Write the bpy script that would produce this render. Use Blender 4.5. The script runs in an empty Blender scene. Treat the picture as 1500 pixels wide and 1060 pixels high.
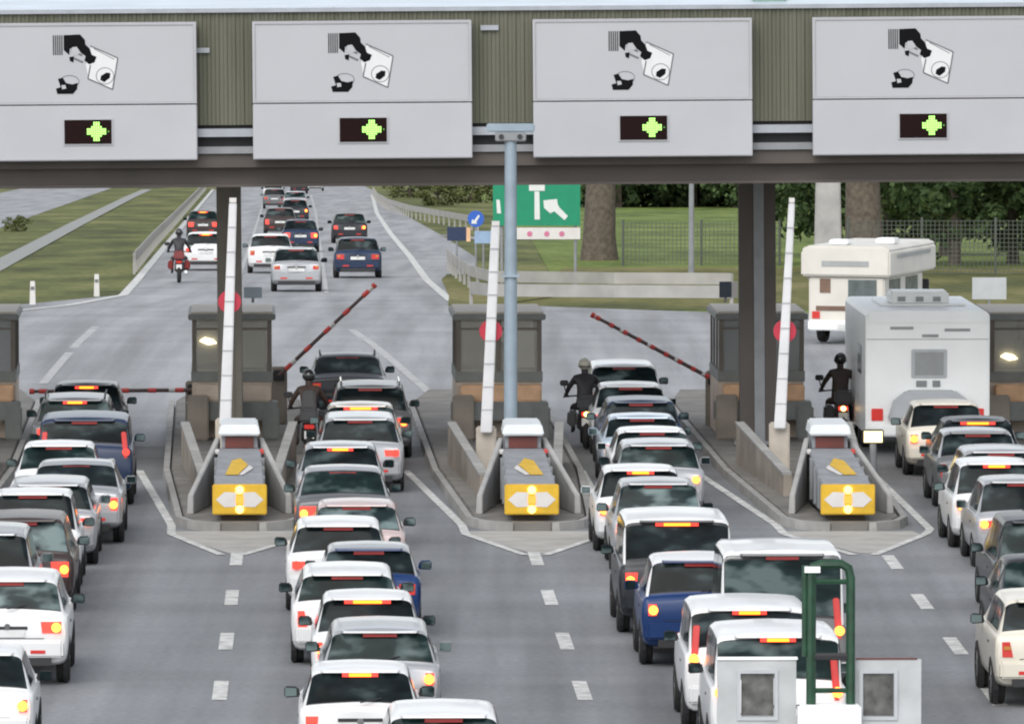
import bpy, bmesh, math, random
from mathutils import Vector, Matrix
R = math.radians
random.seed(7)
scene = bpy.context.scene
C = scene.collection

# ---------------------------------------------------------------- camera
F = 12400.0                    # focal length in photo pixels (1500 wide)
HC = 12.1                      # camera height
YH = -190.0                    # photo row of the horizon
cam_d = bpy.data.cameras.new('camera'); cam = bpy.data.objects.new('camera', cam_d); C.objects.link(cam)
cam_d.sensor_width = 36.0
cam_d.lens = 36.0*F/1500.0
cam_d.clip_start = 1.0; cam_d.clip_end = 9000.0
cam.location = (0, 0, HC)
cam.rotation_euler = (R(90)-math.atan((530-YH)/F), 0, 0)
scene.camera = cam

# ---------------------------------------------------------------- world, sun, exposure
SUN_EL, SUN_AZ = 42.0, 196.0
w = bpy.data.worlds.new('World'); scene.world = w; w.use_nodes = True
nt = w.node_tree; nt.nodes.clear()
out = nt.nodes.new('ShaderNodeOutputWorld'); bg = nt.nodes.new('ShaderNodeBackground')
sky = nt.nodes.new('ShaderNodeTexSky'); sky.sky_type = 'NISHITA'; sky.sun_disc = False
sky.sun_elevation = R(SUN_EL); sky.sun_rotation = R(SUN_AZ)
sky.air_density = 1.0; sky.dust_density = 1.0
hs = nt.nodes.new('ShaderNodeHueSaturation'); hs.inputs['Saturation'].default_value = 0.28
nt.links.new(sky.outputs[0], hs.inputs['Color']); nt.links.new(hs.outputs[0], bg.inputs['Color'])
bg.inputs['Strength'].default_value = 0.15
nt.links.new(bg.outputs[0], out.inputs[0])
sd = bpy.data.lights.new('sun', 'SUN'); sun = bpy.data.objects.new('sun', sd); C.objects.link(sun)
sd.energy = 1.2; sd.angle = R(42); sd.color = (1.0, 0.96, 0.9)
az = R(SUN_AZ)
sdir = Vector((math.sin(az)*math.cos(R(SUN_EL)), math.cos(az)*math.cos(R(SUN_EL)), math.sin(R(SUN_EL))))
sun.rotation_euler = sdir.to_track_quat('Z', 'Y').to_euler()
sun.location = (0, 100, 60)
scene.view_settings.view_transform = 'Standard'; scene.view_settings.look = 'None'
scene.view_settings.gamma = 1; scene.view_settings.exposure = 0.66
scene.render.engine = 'CYCLES'
scene.cycles.filter_width = 2.1
scene.cycles.max_bounces = 6; scene.cycles.transparent_max_bounces = 12

# ---------------------------------------------------------------- terrain profile
SL, Z0 = 0.032, 225.0
def gz(y):
    if y < Z0-15: return 0.0
    if y < Z0+15: return -SL*(y-Z0+15)**2/60.0
    if y < 1400: return -SL*(y-Z0)
    return -SL*(1400-Z0)
def depth_of(py):
    """distance at which photo row py meets the ground"""
    lo, hi = 40.0, 3000.0
    for _ in range(60):
        m = (lo+hi)/2
        if YH+F*(HC-gz(m))/m > py: lo = m
        else: hi = m
    return (lo+hi)/2
def G(px, py):
    Y = depth_of(py); return ((px-750)*Y/F, Y)
def XY(px, Y): return (px-750)*Y/F
def ZZ(py, Y): return HC-(py-YH)*Y/F
LEAN = -0.026                  # the carriageway drifts left with distance

# ---------------------------------------------------------------- materials
MATS = {}
def mat(name, col, rough=0.6, metal=0.0, var=0.12, scale=3.0, coat=0.0, emit=None, estr=0.0, bump=0.0, spec=0.5):
    if name in MATS: return MATS[name]
    m = bpy.data.materials.new(name); m.use_nodes = True
    n = m.node_tree.nodes; l = m.node_tree.links
    b = n['Principled BSDF']
    b.inputs['Roughness'].default_value = rough; b.inputs['Metallic'].default_value = metal
    b.inputs['Specular IOR Level'].default_value = spec
    if coat: b.inputs['Coat Weight'].default_value = coat; b.inputs['Coat Roughness'].default_value = 0.08
    tc = n.new('ShaderNodeTexCoord'); nz = n.new('ShaderNodeTexNoise')
    nz.inputs['Scale'].default_value = scale; nz.inputs['Detail'].default_value = 6
    l.new(tc.outputs['Object'], nz.inputs['Vector'])
    rp = n.new('ShaderNodeValToRGB')
    a = [max(0, c*(1-var)) for c in col]; z = [min(1, c*(1+var)) for c in col]
    rp.color_ramp.elements[0].position = 0.3; rp.color_ramp.elements[0].color = (*a, 1)
    rp.color_ramp.elements[1].position = 0.7; rp.color_ramp.elements[1].color = (*z, 1)
    l.new(nz.outputs['Fac'], rp.inputs[0]); l.new(rp.outputs[0], b.inputs['Base Color'])
    if bump:
        bp = n.new('ShaderNodeBump'); bp.inputs['Strength'].default_value = bump; bp.inputs['Distance'].default_value = 0.02
        l.new(nz.outputs['Fac'], bp.inputs['Height']); l.new(bp.outputs[0], b.inputs['Normal'])
    if emit: b.inputs['Emission Color'].default_value = (*emit, 1); b.inputs['Emission Strength'].default_value = estr
    MATS[name] = m; return m

def road_mat(name, base, bands=0.0, patch=0.12, rough=0.75):
    m = bpy.data.materials.new(name); m.use_nodes = True
    n = m.node_tree.nodes; l = m.node_tree.links; b = n['Principled BSDF']
    tc = n.new('ShaderNodeTexCoord'); mp = n.new('ShaderNodeMapping'); l.new(tc.outputs['Object'], mp.inputs[0])
    # long streaks along the lanes
    mp.inputs['Scale'].default_value = (1.1, 0.03, 1); mp.inputs['Rotation'].default_value = (0, 0, -0.026)
    s1 = n.new('ShaderNodeTexNoise'); s1.inputs['Scale'].default_value = 1.0; s1.inputs['Detail'].default_value = 3; l.new(mp.outputs[0], s1.inputs['Vector'])
    # transverse paving bands
    mp2 = n.new('ShaderNodeMapping'); l.new(tc.outputs['Object'], mp2.inputs[0]); mp2.inputs['Scale'].default_value = (0.04, 0.45, 1)
    s2 = n.new('ShaderNodeTexNoise'); s2.inputs['Scale'].default_value = 1.0; s2.inputs['Detail'].default_value = 4; l.new(mp2.outputs[0], s2.inputs['Vector'])
    # patches and grain
    s3 = n.new('ShaderNodeTexNoise'); s3.inputs['Scale'].default_value = 0.22; s3.inputs['Detail'].default_value = 8; l.new(tc.outputs['Object'], s3.inputs['Vector'])
    s4 = n.new('ShaderNodeTexNoise'); s4.inputs['Scale'].default_value = 9; s4.inputs['Detail'].default_value = 3; l.new(tc.outputs['Object'], s4.inputs['Vector'])
    def mul(src, k, prev):
        mr = n.new('ShaderNodeMapRange'); mr.inputs[1].default_value = 0.3; mr.inputs[2].default_value = 0.7
        mr.inputs[3].default_value = 1-k; mr.inputs[4].default_value = 1+k; l.new(src.outputs['Fac'], mr.inputs[0])
        mm = n.new('ShaderNodeMath'); mm.operation = 'MULTIPLY'; l.new(mr.outputs[0], mm.inputs[0])
        if prev is None: mm.inputs[1].default_value = 1
        else: l.new(prev.outputs[0], mm.inputs[1])
        return mm
    p = mul(s1, 0.26, None); p = mul(s2, bands, p); p = mul(s3, patch, p); p = mul(s4, 0.14, p)
    vm = n.new('ShaderNodeVectorMath'); vm.operation = 'SCALE'; vm.inputs[0].default_value = base
    l.new(p.outputs[0], vm.inputs['Scale']); l.new(vm.outputs[0], b.inputs['Base Color'])
    b.inputs['Roughness'].default_value = rough
    return m

def grass_mat(name, c1, c2, c3):
    m = bpy.data.materials.new(name); m.use_nodes = True
    n = m.node_tree.nodes; l = m.node_tree.links; b = n['Principled BSDF']
    tc = n.new('ShaderNodeTexCoord')
    mp = n.new('ShaderNodeMapping'); mp.inputs['Scale'].default_value = (0.3, 0.05, 1); l.new(tc.outputs['Object'], mp.inputs[0])
    a = n.new('ShaderNodeTexNoise'); a.inputs['Scale'].default_value = 1; a.inputs['Detail'].default_value = 8; l.new(mp.outputs[0], a.inputs['Vector'])
    r = n.new('ShaderNodeValToRGB'); l.new(a.outputs['Fac'], r.inputs[0])
    e = r.color_ramp.elements; e[0].position = 0.33; e[0].color = (*c1, 1); e[1].position = 0.68; e[1].color = (*c3, 1)
    q = e.new(0.5); q.color = (*c2, 1)
    g = n.new('ShaderNodeTexNoise'); g.inputs['Scale'].default_value = 3; g.inputs['Detail'].default_value = 6; l.new(tc.outputs['Object'], g.inputs['Vector'])
    mr = n.new('ShaderNodeMapRange'); mr.inputs[1].default_value = 0.3; mr.inputs[2].default_value = 0.7; mr.inputs[3].default_value = 0.55; mr.inputs[4].default_value = 1.45
    l.new(g.outputs['Fac'], mr.inputs[0])
    vm = n.new('ShaderNodeVectorMath'); vm.operation = 'SCALE'; l.new(r.outputs[0], vm.inputs[0]); l.new(mr.outputs[0], vm.inputs['Scale'])
    l.new(vm.outputs[0], b.inputs['Base Color']); b.inputs['Roughness'].default_value = 0.95; b.inputs['Specular IOR Level'].default_value = 0.1
    return m

def glass_mat(name, tint, alpha, rough=0.05):
    if name in MATS: return MATS[name]
    m = bpy.data.materials.new(name); m.use_nodes = True
    n = m.node_tree.nodes; l = m.node_tree.links; b = n['Principled BSDF']
    b.inputs['Base Color'].default_value = (*tint, 1); b.inputs['Roughness'].default_value = rough
    b.inputs['Alpha'].default_value = alpha; b.inputs['Specular IOR Level'].default_value = 0.6
    MATS[name] = m; return m

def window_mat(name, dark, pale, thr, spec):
    """tinted car glass: mostly dark, with pale patches painted in for daylight seen through from the front windows"""
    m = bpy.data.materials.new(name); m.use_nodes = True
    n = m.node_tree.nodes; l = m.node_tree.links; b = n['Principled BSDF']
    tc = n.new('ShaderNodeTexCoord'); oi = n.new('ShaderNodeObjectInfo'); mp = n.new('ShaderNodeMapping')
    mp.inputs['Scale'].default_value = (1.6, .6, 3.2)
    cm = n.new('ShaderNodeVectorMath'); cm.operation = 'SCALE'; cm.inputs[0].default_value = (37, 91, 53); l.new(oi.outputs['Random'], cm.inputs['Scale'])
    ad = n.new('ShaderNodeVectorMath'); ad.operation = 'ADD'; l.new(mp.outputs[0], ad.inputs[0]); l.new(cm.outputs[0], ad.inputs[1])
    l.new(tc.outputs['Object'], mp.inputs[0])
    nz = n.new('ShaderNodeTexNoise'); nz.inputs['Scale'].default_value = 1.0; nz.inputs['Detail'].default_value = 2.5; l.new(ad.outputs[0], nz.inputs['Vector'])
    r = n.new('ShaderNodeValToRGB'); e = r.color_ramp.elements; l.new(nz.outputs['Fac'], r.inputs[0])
    e[0].position = thr-.06; e[0].color = (*dark, 1); e[1].position = thr+.08; e[1].color = (*pale, 1)  # pale stop paints see-through daylight onto opaque glass
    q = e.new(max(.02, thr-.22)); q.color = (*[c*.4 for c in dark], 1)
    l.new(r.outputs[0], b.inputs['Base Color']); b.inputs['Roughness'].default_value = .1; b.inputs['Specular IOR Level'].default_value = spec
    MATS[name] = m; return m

def ribbed_mat(name, c1, c2, pitch):
    m = bpy.data.materials.new(name); m.use_nodes = True
    n = m.node_tree.nodes; l = m.node_tree.links; b = n['Principled BSDF']
    tc = n.new('ShaderNodeTexCoord'); nz = n.new('ShaderNodeTexNoise'); mp = n.new('ShaderNodeMapping')
    mp.inputs['Scale'].default_value = (2.2, 1, 0.25); l.new(tc.outputs['Object'], mp.inputs[0]); l.new(mp.outputs[0], nz.inputs['Vector'])
    nz.inputs['Scale'].default_value = 1.0; nz.inputs['Detail'].default_value = 7
    r = n.new('ShaderNodeValToRGB'); l.new(nz.outputs['Fac'], r.inputs[0])
    r.color_ramp.elements[0].position = 0.3; r.color_ramp.elements[0].color = (*c1, 1)
    r.color_ramp.elements[1].position = 0.72; r.color_ramp.elements[1].color = (*c2, 1)
    l.new(r.outputs[0], b.inputs['Base Color']); b.inputs['Roughness'].default_value = 0.6
    return m

# ---------------------------------------------------------------- mesh builder
class MB:
    def __init__(s): s.v = []; s.f = []
    def add(s, vs, fs):
        o = len(s.v); s.v += [tuple(v) for v in vs]; s.f += [tuple(i+o for i in f) for f in fs]; return s
    def box(s, x0, x1, y0, y1, z0, z1):
        return s.add([(x0,y0,z0),(x1,y0,z0),(x1,y1,z0),(x0,y1,z0),(x0,y0,z1),(x1,y0,z1),(x1,y1,z1),(x0,y1,z1)],
              [(0,3,2,1),(4,5,6,7),(0,1,5,4),(1,2,6,5),(2,3,7,6),(3,0,4,7)])
    def hexa(s, p):     # eight corners, bottom ring then top ring
        return s.add(p, [(0,3,2,1),(4,5,6,7),(0,1,5,4),(1,2,6,5),(2,3,7,6),(3,0,4,7)])
    def prism(s, poly, axis, a, b):
        """poly in the other two axes, extruded along axis from a to b"""
        n = len(poly)
        def P(p, t):
            if axis == 'x': return (t, p[0], p[1])
            if axis == 'y': return (p[0], t, p[1])
            return (p[0], p[1], t)
        vs = [P(p, a) for p in poly]+[P(p, b) for p in poly]
        fs = [tuple(range(n)), tuple(range(2*n-1, n-1, -1))]+[(i, (i+1) % n, n+(i+1) % n, n+i) for i in range(n)]
        return s.add(vs, fs)
    def tube(s, pts, r, n=8, r2=None):
        pts = [Vector(p) for p in pts]; rings = []
        for i, p in enumerate(pts):
            d = (pts[min(i+1, len(pts)-1)]-pts[max(i-1, 0)]).normalized()
            u = d.orthogonal().normalized() if i == 0 else (u0-d*u0.dot(d)).normalized()
            u0 = u; v = d.cross(u)
            rr = r if r2 is None else r+(r2-r)*i/(len(pts)-1)
            if isinstance(r, (list, tuple)): rr = r[i]
            rings.append([p+(u*math.cos(a)+v*math.sin(a))*rr for a in [2*math.pi*k/n for k in range(n)]])
        vs = [q for g in rings for q in g]
        fs = [(i*n+k, i*n+(k+1) % n, (i+1)*n+(k+1) % n, (i+1)*n+k) for i in range(len(pts)-1) for k in range(n)]
        fs += [tuple(range(n-1, -1, -1)), tuple(range((len(pts)-1)*n, len(pts)*n))]
        return s.add(vs, fs)
    def disc(s, c, r, y0, y1, n=20, axis='y', sx=1, sz=1):
        poly = [(c[0]+r*sx*math.cos(2*math.pi*k/n), c[1]+r*sz*math.sin(2*math.pi*k/n)) for k in range(n)]
        return s.prism(poly, axis, y0, y1)
    def build(s, name, m, parent=None, smooth=False, bevel=0.0, normals=True):
        me = bpy.data.meshes.new(name); me.from_pydata(s.v, [], s.f)
        if normals:
            bm = bmesh.new(); bm.from_mesh(me); bmesh.ops.recalc_face_normals(bm, faces=bm.faces)
            if bevel: bmesh.ops.bevel(bm, geom=[e for e in bm.edges if e.is_manifold and e.calc_face_angle(0) > 0.6], offset=bevel, segments=2, affect='EDGES')
            bm.to_mesh(me); bm.free()
        me.materials.append(m)
        if smooth:
            for p in me.polygons: p.use_smooth = True
            me.set_sharp_from_angle(angle=R(38))
        o = bpy.data.objects.new(name, me); C.objects.link(o)
        if parent is not None: o.parent = parent
        return o
def tag(o, label=None, cat=None, group=None, kind=None):
    if label: o['label'] = label
    if cat: o['category'] = cat
    if group: o['group'] = group
    if kind: o['kind'] = kind
    return o
def thing(name, loc, rz=0.0, label=None, cat=None, group=None):
    o = bpy.data.objects.new(name, None); C.objects.link(o); o.location = loc; o.rotation_euler = (0, 0, rz)
    o.empty_display_size = 0.3
    return tag(o, label, cat, group)
def copy_tree(o, parent=None):
    c = o.copy(); C.objects.link(c)
    if parent is not None: c.parent = parent
    for ch in list(o.children): copy_tree(ch, c)
    return c

# ================================================================ ground
def strip(name, rows, lift, m, kind='structure'):
    """rows: (Y, xleft, xright); sheet following the terrain"""
    b = MB(); rr = []
    for (a, c) in zip(rows[:-1], rows[1:]):
        n = max(1, int((c[0]-a[0])/6.0)) if c[0] > 200 else 1
        n = min(n, 60)
        for k in range(n):
            t = k/n; rr.append(tuple(a[i]+(c[i]-a[i])*t for i in range(3)))
    rr.append(rows[-1])
    for (Y, a, c) in rr: b.v += [(a, Y, gz(Y)+lift), (c, Y, gz(Y)+lift)]
    b.f = [(2*i, 2*i+1, 2*i+3, 2*i+2) for i in range(len(rr)-1)]
    o = b.build(name, m, normals=False)
    if kind: o['kind'] = kind
    return o
M_asphalt = road_mat('asphalt', (0.188, 0.195, 0.204), bands=0.13)
M_far = road_mat('worn_asphalt', (0.25, 0.254, 0.262), bands=0.05)
M_slab = road_mat('shaded_concrete', (0.155, 0.157, 0.16), bands=0.12, patch=0.25)  # stained concrete, with soft canopy shade put into the dark tone
M_paint = mat('road_paint', (0.52, 0.52, 0.50), 0.7, var=0.36, scale=4)
M_faded = mat('faded_paint', (0.38, 0.38, 0.38), 0.8, var=0.18, scale=2)
M_nose = mat('nose_paint', (0.37, 0.36, 0.335), 0.8, var=0.16, scale=1.5)
M_grass = grass_mat('meadow', (0.065, 0.07, 0.03), (0.115, 0.13, 0.045), (0.19, 0.19, 0.075))
M_lawn = grass_mat('lawn', (0.08, 0.11, 0.03), (0.135, 0.18, 0.045), (0.18, 0.225, 0.065))
M_verge = grass_mat('verge', (0.07, 0.08, 0.03), (0.13, 0.13, 0.045), (0.2, 0.18, 0.08))

strip('ground', [(20, -1500, 1500), (200, -1500, 1500), (260, -1500, 1500), (700, -1500, 1500), (1400, -1500, 1500), (8500, -6000, 6000)], -0.035, M_grass)
strip('plaza_pavement', [(30, -70, 70), (167.8, -70, 70)], 0.0, M_asphalt)
strip('plaza_slab', [(167.8, -70, 70), (177.8, -70, 70)], 0.0, M_slab)  # darker sheet laid where the canopy shade falls
strip('exit_pavement', [(177.8, -70, 70), (238, -70, 60)], 0.0, M_far)
# carriageway beyond the plaza, its edges read off the photograph and laid on the slope
def hw_left(Y): return -12.6-0.0303*(Y-280)
strip('motorway', [(238.2, -60, 20), (242, -60, 6.5), (246, -16.6, 4.0), (256, -14.6, -1.2), (270, -12.6, -2.0), (300, hw_left(300), -1.2), (361, hw_left(361), -1.6),
                   (440, hw_left(440), -3.6), (560, hw_left(560), -7.0), (832, hw_left(832), -13.5), (1390, hw_left(1390), -29)], -0.004, M_far)
strip('opposite_carriageway', [(330, -34, -24), (400, -36, -26.5), (600, -42.5, -33), (1390, -67, -58)], -0.02, M_far)
strip('side_road', [(215, 12, 60), (238, 12, 60), (250, 12, 60)], 0.006, M_far)
strip('lawn', [(243, 4.6, 12), (262, 3, 12), (300, 1.5, 14), (420, 1.0, 60), (700, -2, 90), (900, -8, 130)], -0.024, M_lawn)
strip('verge', [(247, 1.0, 60), (258, -0.4, 60), (290, 1.0, 60), (330, 2, 60)], -0.014, M_verge)

strip('grass_wedge', [(252, -1.9, -0.6), (268, -2.0, 1.4), (300, -2.5, 1.5), (312, -2.4, -.9)], .012, M_verge)
# painted lines
def line(name, pts, wd, m, lift=0.008, label=None):
    b = MB(); L = []
    P = []
    for a, c in zip(pts[:-1], pts[1:]):
        n = max(1, int(abs(c[1]-a[1])/8)) if max(a[1], c[1]) > 200 else 1
        for k in range(n): P.append((a[0]+(c[0]-a[0])*k/n, a[1]+(c[1]-a[1])*k/n))
    P.append(pts[-1])
    for i, p in enumerate(P):
        q0 = P[max(0, i-1)]; q1 = P[min(len(P)-1, i+1)]
        d = Vector((q1[0]-q0[0], q1[1]-q0[1])).normalized(); nx, ny = -d.y*wd/2, d.x*wd/2
        for s in (1, -1):
            yy = p[1]+s*ny; b.v.append((p[0]+s*nx, yy, gz(yy)+lift))
    b.f = [(2*i, 2*i+1, 2*i+3, 2*i+2) for i in range(len(P)-1)]
    o = b.build(name, m, normals=False); o['kind'] = 'structure'; return o
for (xa, ya, xb, yb) in ((-4.85, 148.6, -4.28, 123.3), (0.42, 148.6, 1.07, 123.3), (6.67, 147.8, 7.08, 122.9)):
    sl = (xb-xa)/(yb-ya)
    for k in range(9):
        y0 = ya-8.0*k-1.4-(0.0 if k else 0.0); 
        line('lane_dash', [(xa+sl*(y0-ya), y0), (xa+sl*(y0+2.9-ya), y0+2.9)], 0.22, M_paint)
line('edge_line', [G(5, 457), G(100, 447), G(180, 432), G(200, 410), G(240, 362), G(312, 277)], 0.30, M_paint, 0.01)
line('edge_line', [G(690, 447), G(660, 440), G(625, 410), G(600, 375), G(572, 342), G(552, 312), G(545, 285)], 0.28, M_paint, 0.01)
line('faded_line', [G(140, 478), G(62, 562)], 0.22, M_faded, 0.008)
line('faded_line', [G(515, 483), G(648, 592)], 0.22, M_faded, 0.008)
line('faded_line', [G(335, 455), G(352, 400), G(372, 340), G(388, 290)], 0.15, M_faded, 0.01)
line('faded_line', [G(478, 430), G(470, 370), G(462, 310), G(455, 285)], 0.15, M_faded, 0.01)
# ================================================================ canopy over the plaza
M_rib = ribbed_mat('ribbed_cladding', (0.075, 0.077, 0.05), (0.12, 0.122, 0.088), 0.1)
M_white = mat('white_sheet', (0.385, 0.39, 0.41), 0.45, var=0.04, scale=0.8)
M_frame = mat('pale_frame', (0.36, 0.36, 0.38), 0.5, var=0.05)
M_steel = mat('pale_steel', (0.30, 0.32, 0.35), 0.5, var=0.1)
M_grey = mat('grey_steel', (0.22, 0.23, 0.24), 0.55, var=0.12)
M_dark = mat('dark_gap', (0.03, 0.03, 0.033), 0.7)
M_bounce = mat('soffit_bounce', (0.65, 0.65, 0.65), 0.6)  # white put on the unseen soffit to bounce light downwards
M_brown = mat('dark_brown_steel', (0.07, 0.058, 0.05), 0.6, var=0.15, scale=0.9)
M_olive = mat('olive_steel', (0.16, 0.145, 0.12), 0.6, var=0.12)
M_roof = mat('roof_sheet', (0.50, 0.56, 0.62), 0.4, var=0.12, scale=0.6)
M_rgreen = mat('rooflight', (0.16, 0.26, 0.22), 0.4)
GY = 169.4
TILT = -0.0075
can = thing('toll_canopy', (0, GY, 0), 0, 'long toll plaza canopy with ribbed olive fascia above dark brown beam', 'canopy')
can.rotation_euler = (0, TILT, 0)
X0c, X1c = -17.0, 17.0
b = MB(); x = X0c; pts = []
while x < X1c:                              # trapezoid ribs
    pts += [(x, 0.0), (x+0.06, 0.0), (x+0.085, -0.022), (x+0.14, -0.022)]; x += 0.165
pts.append((x, 0.0))
for (px_, py_) in pts: b.v += [(px_, py_, 7.05), (px_, py_, 9.30)]
b.f = [(2*i, 2*i+2, 2*i+3, 2*i+1) for i in range(len(pts)-1)]
fas = b.build('fascia', M_rib, can, normals=False)
MB().box(X0c, X1c, 0.05, 7.6, 7.05, 9.28).build('roof_block', M_brown, can)
MB().box(X0c-.1, X1c+.1, -0.10, 0.16, 9.30, 9.38).build('roof_trim', M_steel, can)
b = MB(); 
b.prism([(0.165, 9.285), (0.165, 9.36), (5.8, 9.50), (7.7, 9.48), (7.7, 9.285)], 'x', X0c-.1, X1c+.1); b.build('roof', M_roof, can)
MB().box(4.95, 5.62, 2.0, 5.0, 9.37, 9.62).build('rooflight', M_rgreen, can, bevel=0.03)
MB().box(X0c, X1c, -0.18, 0.04, 6.82, 6.98).build('front_rail', M_steel, can)
MB().box(X0c, X1c, 0.12, 0.30, 6.60, 7.04).build('recess', M_dark, can)
MB().box(X0c, X1c, -0.06, 0.10, 6.48, 6.62).build('lower_rail', M_grey, can)
b = MB(); b.box(X0c, X1c, 0.02, 0.9, 6.20, 6.47); b.box(X0c, X1c, 0.35, 0.75, 5.86, 6.20); b.box(X0c, X1c, 0.20, 0.9, 5.80, 5.86); b.build('main_beam', M_brown, can)
MB().box(X0c, X1c, 1.0, 7.5, 6.9, 7.05).build('soffit', M_bounce, can)  # unseen underside, whitened to brighten what stands below
for yb in (3.8,):
    MB().box(X0c, X1c, yb, yb+.5, 6.1, 6.9).build('rear_beam', M_brown, can)
for (px_, Y, wd, dp) in ((337, 176.2, 0.50, 0.5), (1112, 175.6, 0.76, 0.6), (-75, 176.2, 0.5, 0.5), (1560, 175.8, 0.6, 0.6)):
    xx = XY(px_, Y); y0 = Y-GY
    b = MB(); b.box(xx-wd/2, xx+wd/2, y0, y0+0.09, 0.0, 6.95); b.box(xx-wd/2, xx+wd/2, y0+dp-0.09, y0+dp, 0.0, 6.95)
    b.box(xx-wd/2+.05, xx-wd/2+.17, y0+0.09, y0+dp-0.09, 0.0, 6.95); b.box(xx+wd/2-.17, xx+wd/2-.05, y0+.09, y0+dp-0.09, 0, 6.95)
    p = b.build('pillar', M_brown if wd > .55 else M_olive, can)
    q = MB().box(xx-wd*.1, xx+wd*.18, y0-0.03, y0-0.002, 0.2, 6.3).build('cover_strip', M_grey if wd > .55 else M_olive, p)
    MB().box(xx-wd/2-.12, xx+wd/2+.12, y0-.12, y0+dp+.12, 0.15, 0.22).build('base_plate', M_grey, p)
for k, (px_, py_, w_) in enumerate(((300, 70, .33), (722, 40, .36), (716, 36, .2))):
    if k == 2: continue
    zc = ZZ(py_, GY); xc = XY(px_, GY)
    MB().box(xc-w_/2, xc+w_/2, -0.09, -0.045, zc-.05+.1*k*0, zc+.05).build('fascia_plate', M_steel, can)

# lane signs on the fascia ------------------------------------------------
M_black = mat('sign_black', (0.006, 0.006, 0.007), 0.8, var=0.02, spec=0.08)
M_hatch = mat('sign_hatch', (0.05, 0.05, 0.055), 0.5, var=0.3, scale=12)
M_fgrey = mat('sign_pale_grey', (0.12, 0.12, 0.13), 0.5, var=0.05)
M_face = mat('sign_white', (0.385, 0.39, 0.41), 0.4, var=0.03, scale=0.7)
M_led_off = mat('display_dark', (0.012, 0.004, 0.004), 0.7, var=0.3, scale=40, spec=0.1)
M_led = mat('green_lamp', (0.3, 0.8, 0.1), 0.4, emit=(0.42, 1.0, 0.22), estr=1.0)
M_led2 = mat('green_lamp_dim', (0.05, 0.2, 0.03), 0.4, emit=(0.1, 0.35, 0.04), estr=0.5)
SG = 73.4
def S(px_, py_): return ((px_-531)/SG, (232-py_)/SG)       # sign-local metres, origin bottom centre
def poly(b, pts, y0, y1):
    b.prism([S(*p) for p in pts], 'y', y0, y1)
def make_sign():
    t = thing('lane_sign', (0, 0, 0))
    x0, z0 = S(371, 232); x1, z1 = S(692, 30); zm = S(0, 150)[1]
    MB().box(x0, x1, -0.06, 0.30, z0, zm-0.012).build('lower_cabinet', M_white, t, bevel=0.012)
    MB().box(x0+.01, x1-.01, 0.0, 0.28, zm+0.012, z1).build('upper_cabinet', M_frame, t, bevel=0.01)
    b = MB(); fw = 0.055
    b.box(x0, x1, -0.05, 0.0-.002, z1-fw, z1); b.box(x0, x1, -0.05, -.002, zm+.012, zm+.012+fw*.7)
    b.box(x0, x0+fw, -0.05, -.002, zm+.012+fw*.7, z1-fw); b.box(x1-fw, x1, -0.05, -.002, zm+.012+fw*.7, z1-fw)
    b.build('frame', M_frame, t)
    MB().box(x0+fw+.003, x1-fw-.003, -0.028, -0.004, zm+.012+fw*.7+.003, z1-fw-.003).build('face_panel', M_face, t)
    MB().box(x0+.03, x1-.03, -0.075, -0.062, z0+.02, z0+.06).build('lip', M_face, t)
    # pictogram : a hand passing a banknote over coins
    y0, y1 = -0.034, -0.0285
    ox = 409
    def q(pts): return [(p[0]+ox, p[1]) for p in pts]
    pic = t
    b = MB()
    poly(b, q([(89, 48), (113, 47), (120, 55), (121, 62), (127, 68), (130, 77), (137, 80), (134, 88), (126, 91), (119, 85), (121, 79), (113, 73), (107, 66), (98, 68), (97, 77), (89, 70)]), y0, y1)
    b.build('hand_pictogram', M_black, pic); b = MB()
    poly(b, q([(97, 80), (104, 79), (103, 88), (98, 86)]), y0, y1)
    b.build('thumb_pictogram', M_black, pic); b = MB()
    poly(b, q([(80, 112), (87, 110), (92, 118), (101, 120), (109, 118), (108, 127), (102, 134), (79, 134), (77, 126), (84, 124)]), y0, y1)
    b.build('coin_pictogram', M_black, pic); b = MB()
    poly(b, q([(143, 108), (151, 103), (157, 104), (156, 111), (148, 117), (142, 114)]), y0, y1)
    b.build('coin_pictogram', M_black, pic)
    b = MB()
    for k in range(5): poly(b, q([(73+3.1*k, 48), (75+3.1*k, 48), (75+3.1*k, 77), (73+3.1*k, 77)]), y0, y1)
    b.build('cuff_pictogram', M_hatch, pic)
    b = MB(); poly(b, q([(129, 65), (167, 83), (159, 127), (125, 111), (121, 92)]), y0+.003, y1+.001); b.build('banknote', mat('note_white', (.60, .60, .61), .5, var=.03), pic)
    b = MB()
    def ln(a, c, wd=2.0):
        a = Vector(a); c = Vector(c); d = (c-a).normalized(); n_ = Vector((-d.y, d.x))*wd/2
        poly(b, q([a+n_, c+n_, c-n_, a-n_]), y0+.002, y1)
    ln((128, 64), (168, 82)); ln((168, 82), (160, 128)); ln((160, 128), (124, 112)); ln((124, 112), (128, 92)); ln((133, 68), (163, 84), 1.1)
    ln((100, 70), (116, 78), 3); ln((104, 82), (117, 88), 3)
    for k in range(16):
        a = 2*math.pi*k/16; a2 = 2*math.pi*(k+1)/16
        ln((149+13*math.cos(a), 108+12*math.sin(a)), (149+13*math.cos(a2), 108+12*math.sin(a2)), 1.1)
        ln((97+14*math.cos(a), 116+9*math.sin(a)), (97+14*math.cos(a2), 116+9*math.sin(a2)), 1.1)
    b.build('banknote_pictogram', M_fgrey, pic)
    b = MB()
    poly(b, q([(85, 121), (91, 121), (92, 126), (86, 127)]), y0-.003, y1-.007)
    b.build('pictogram_highlight', M_face, pic); b = MB()
    poly(b, q([(101, 66), (108, 65), (114, 74), (106, 78), (100, 74)]), y0-.003, y1-.007)
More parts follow.
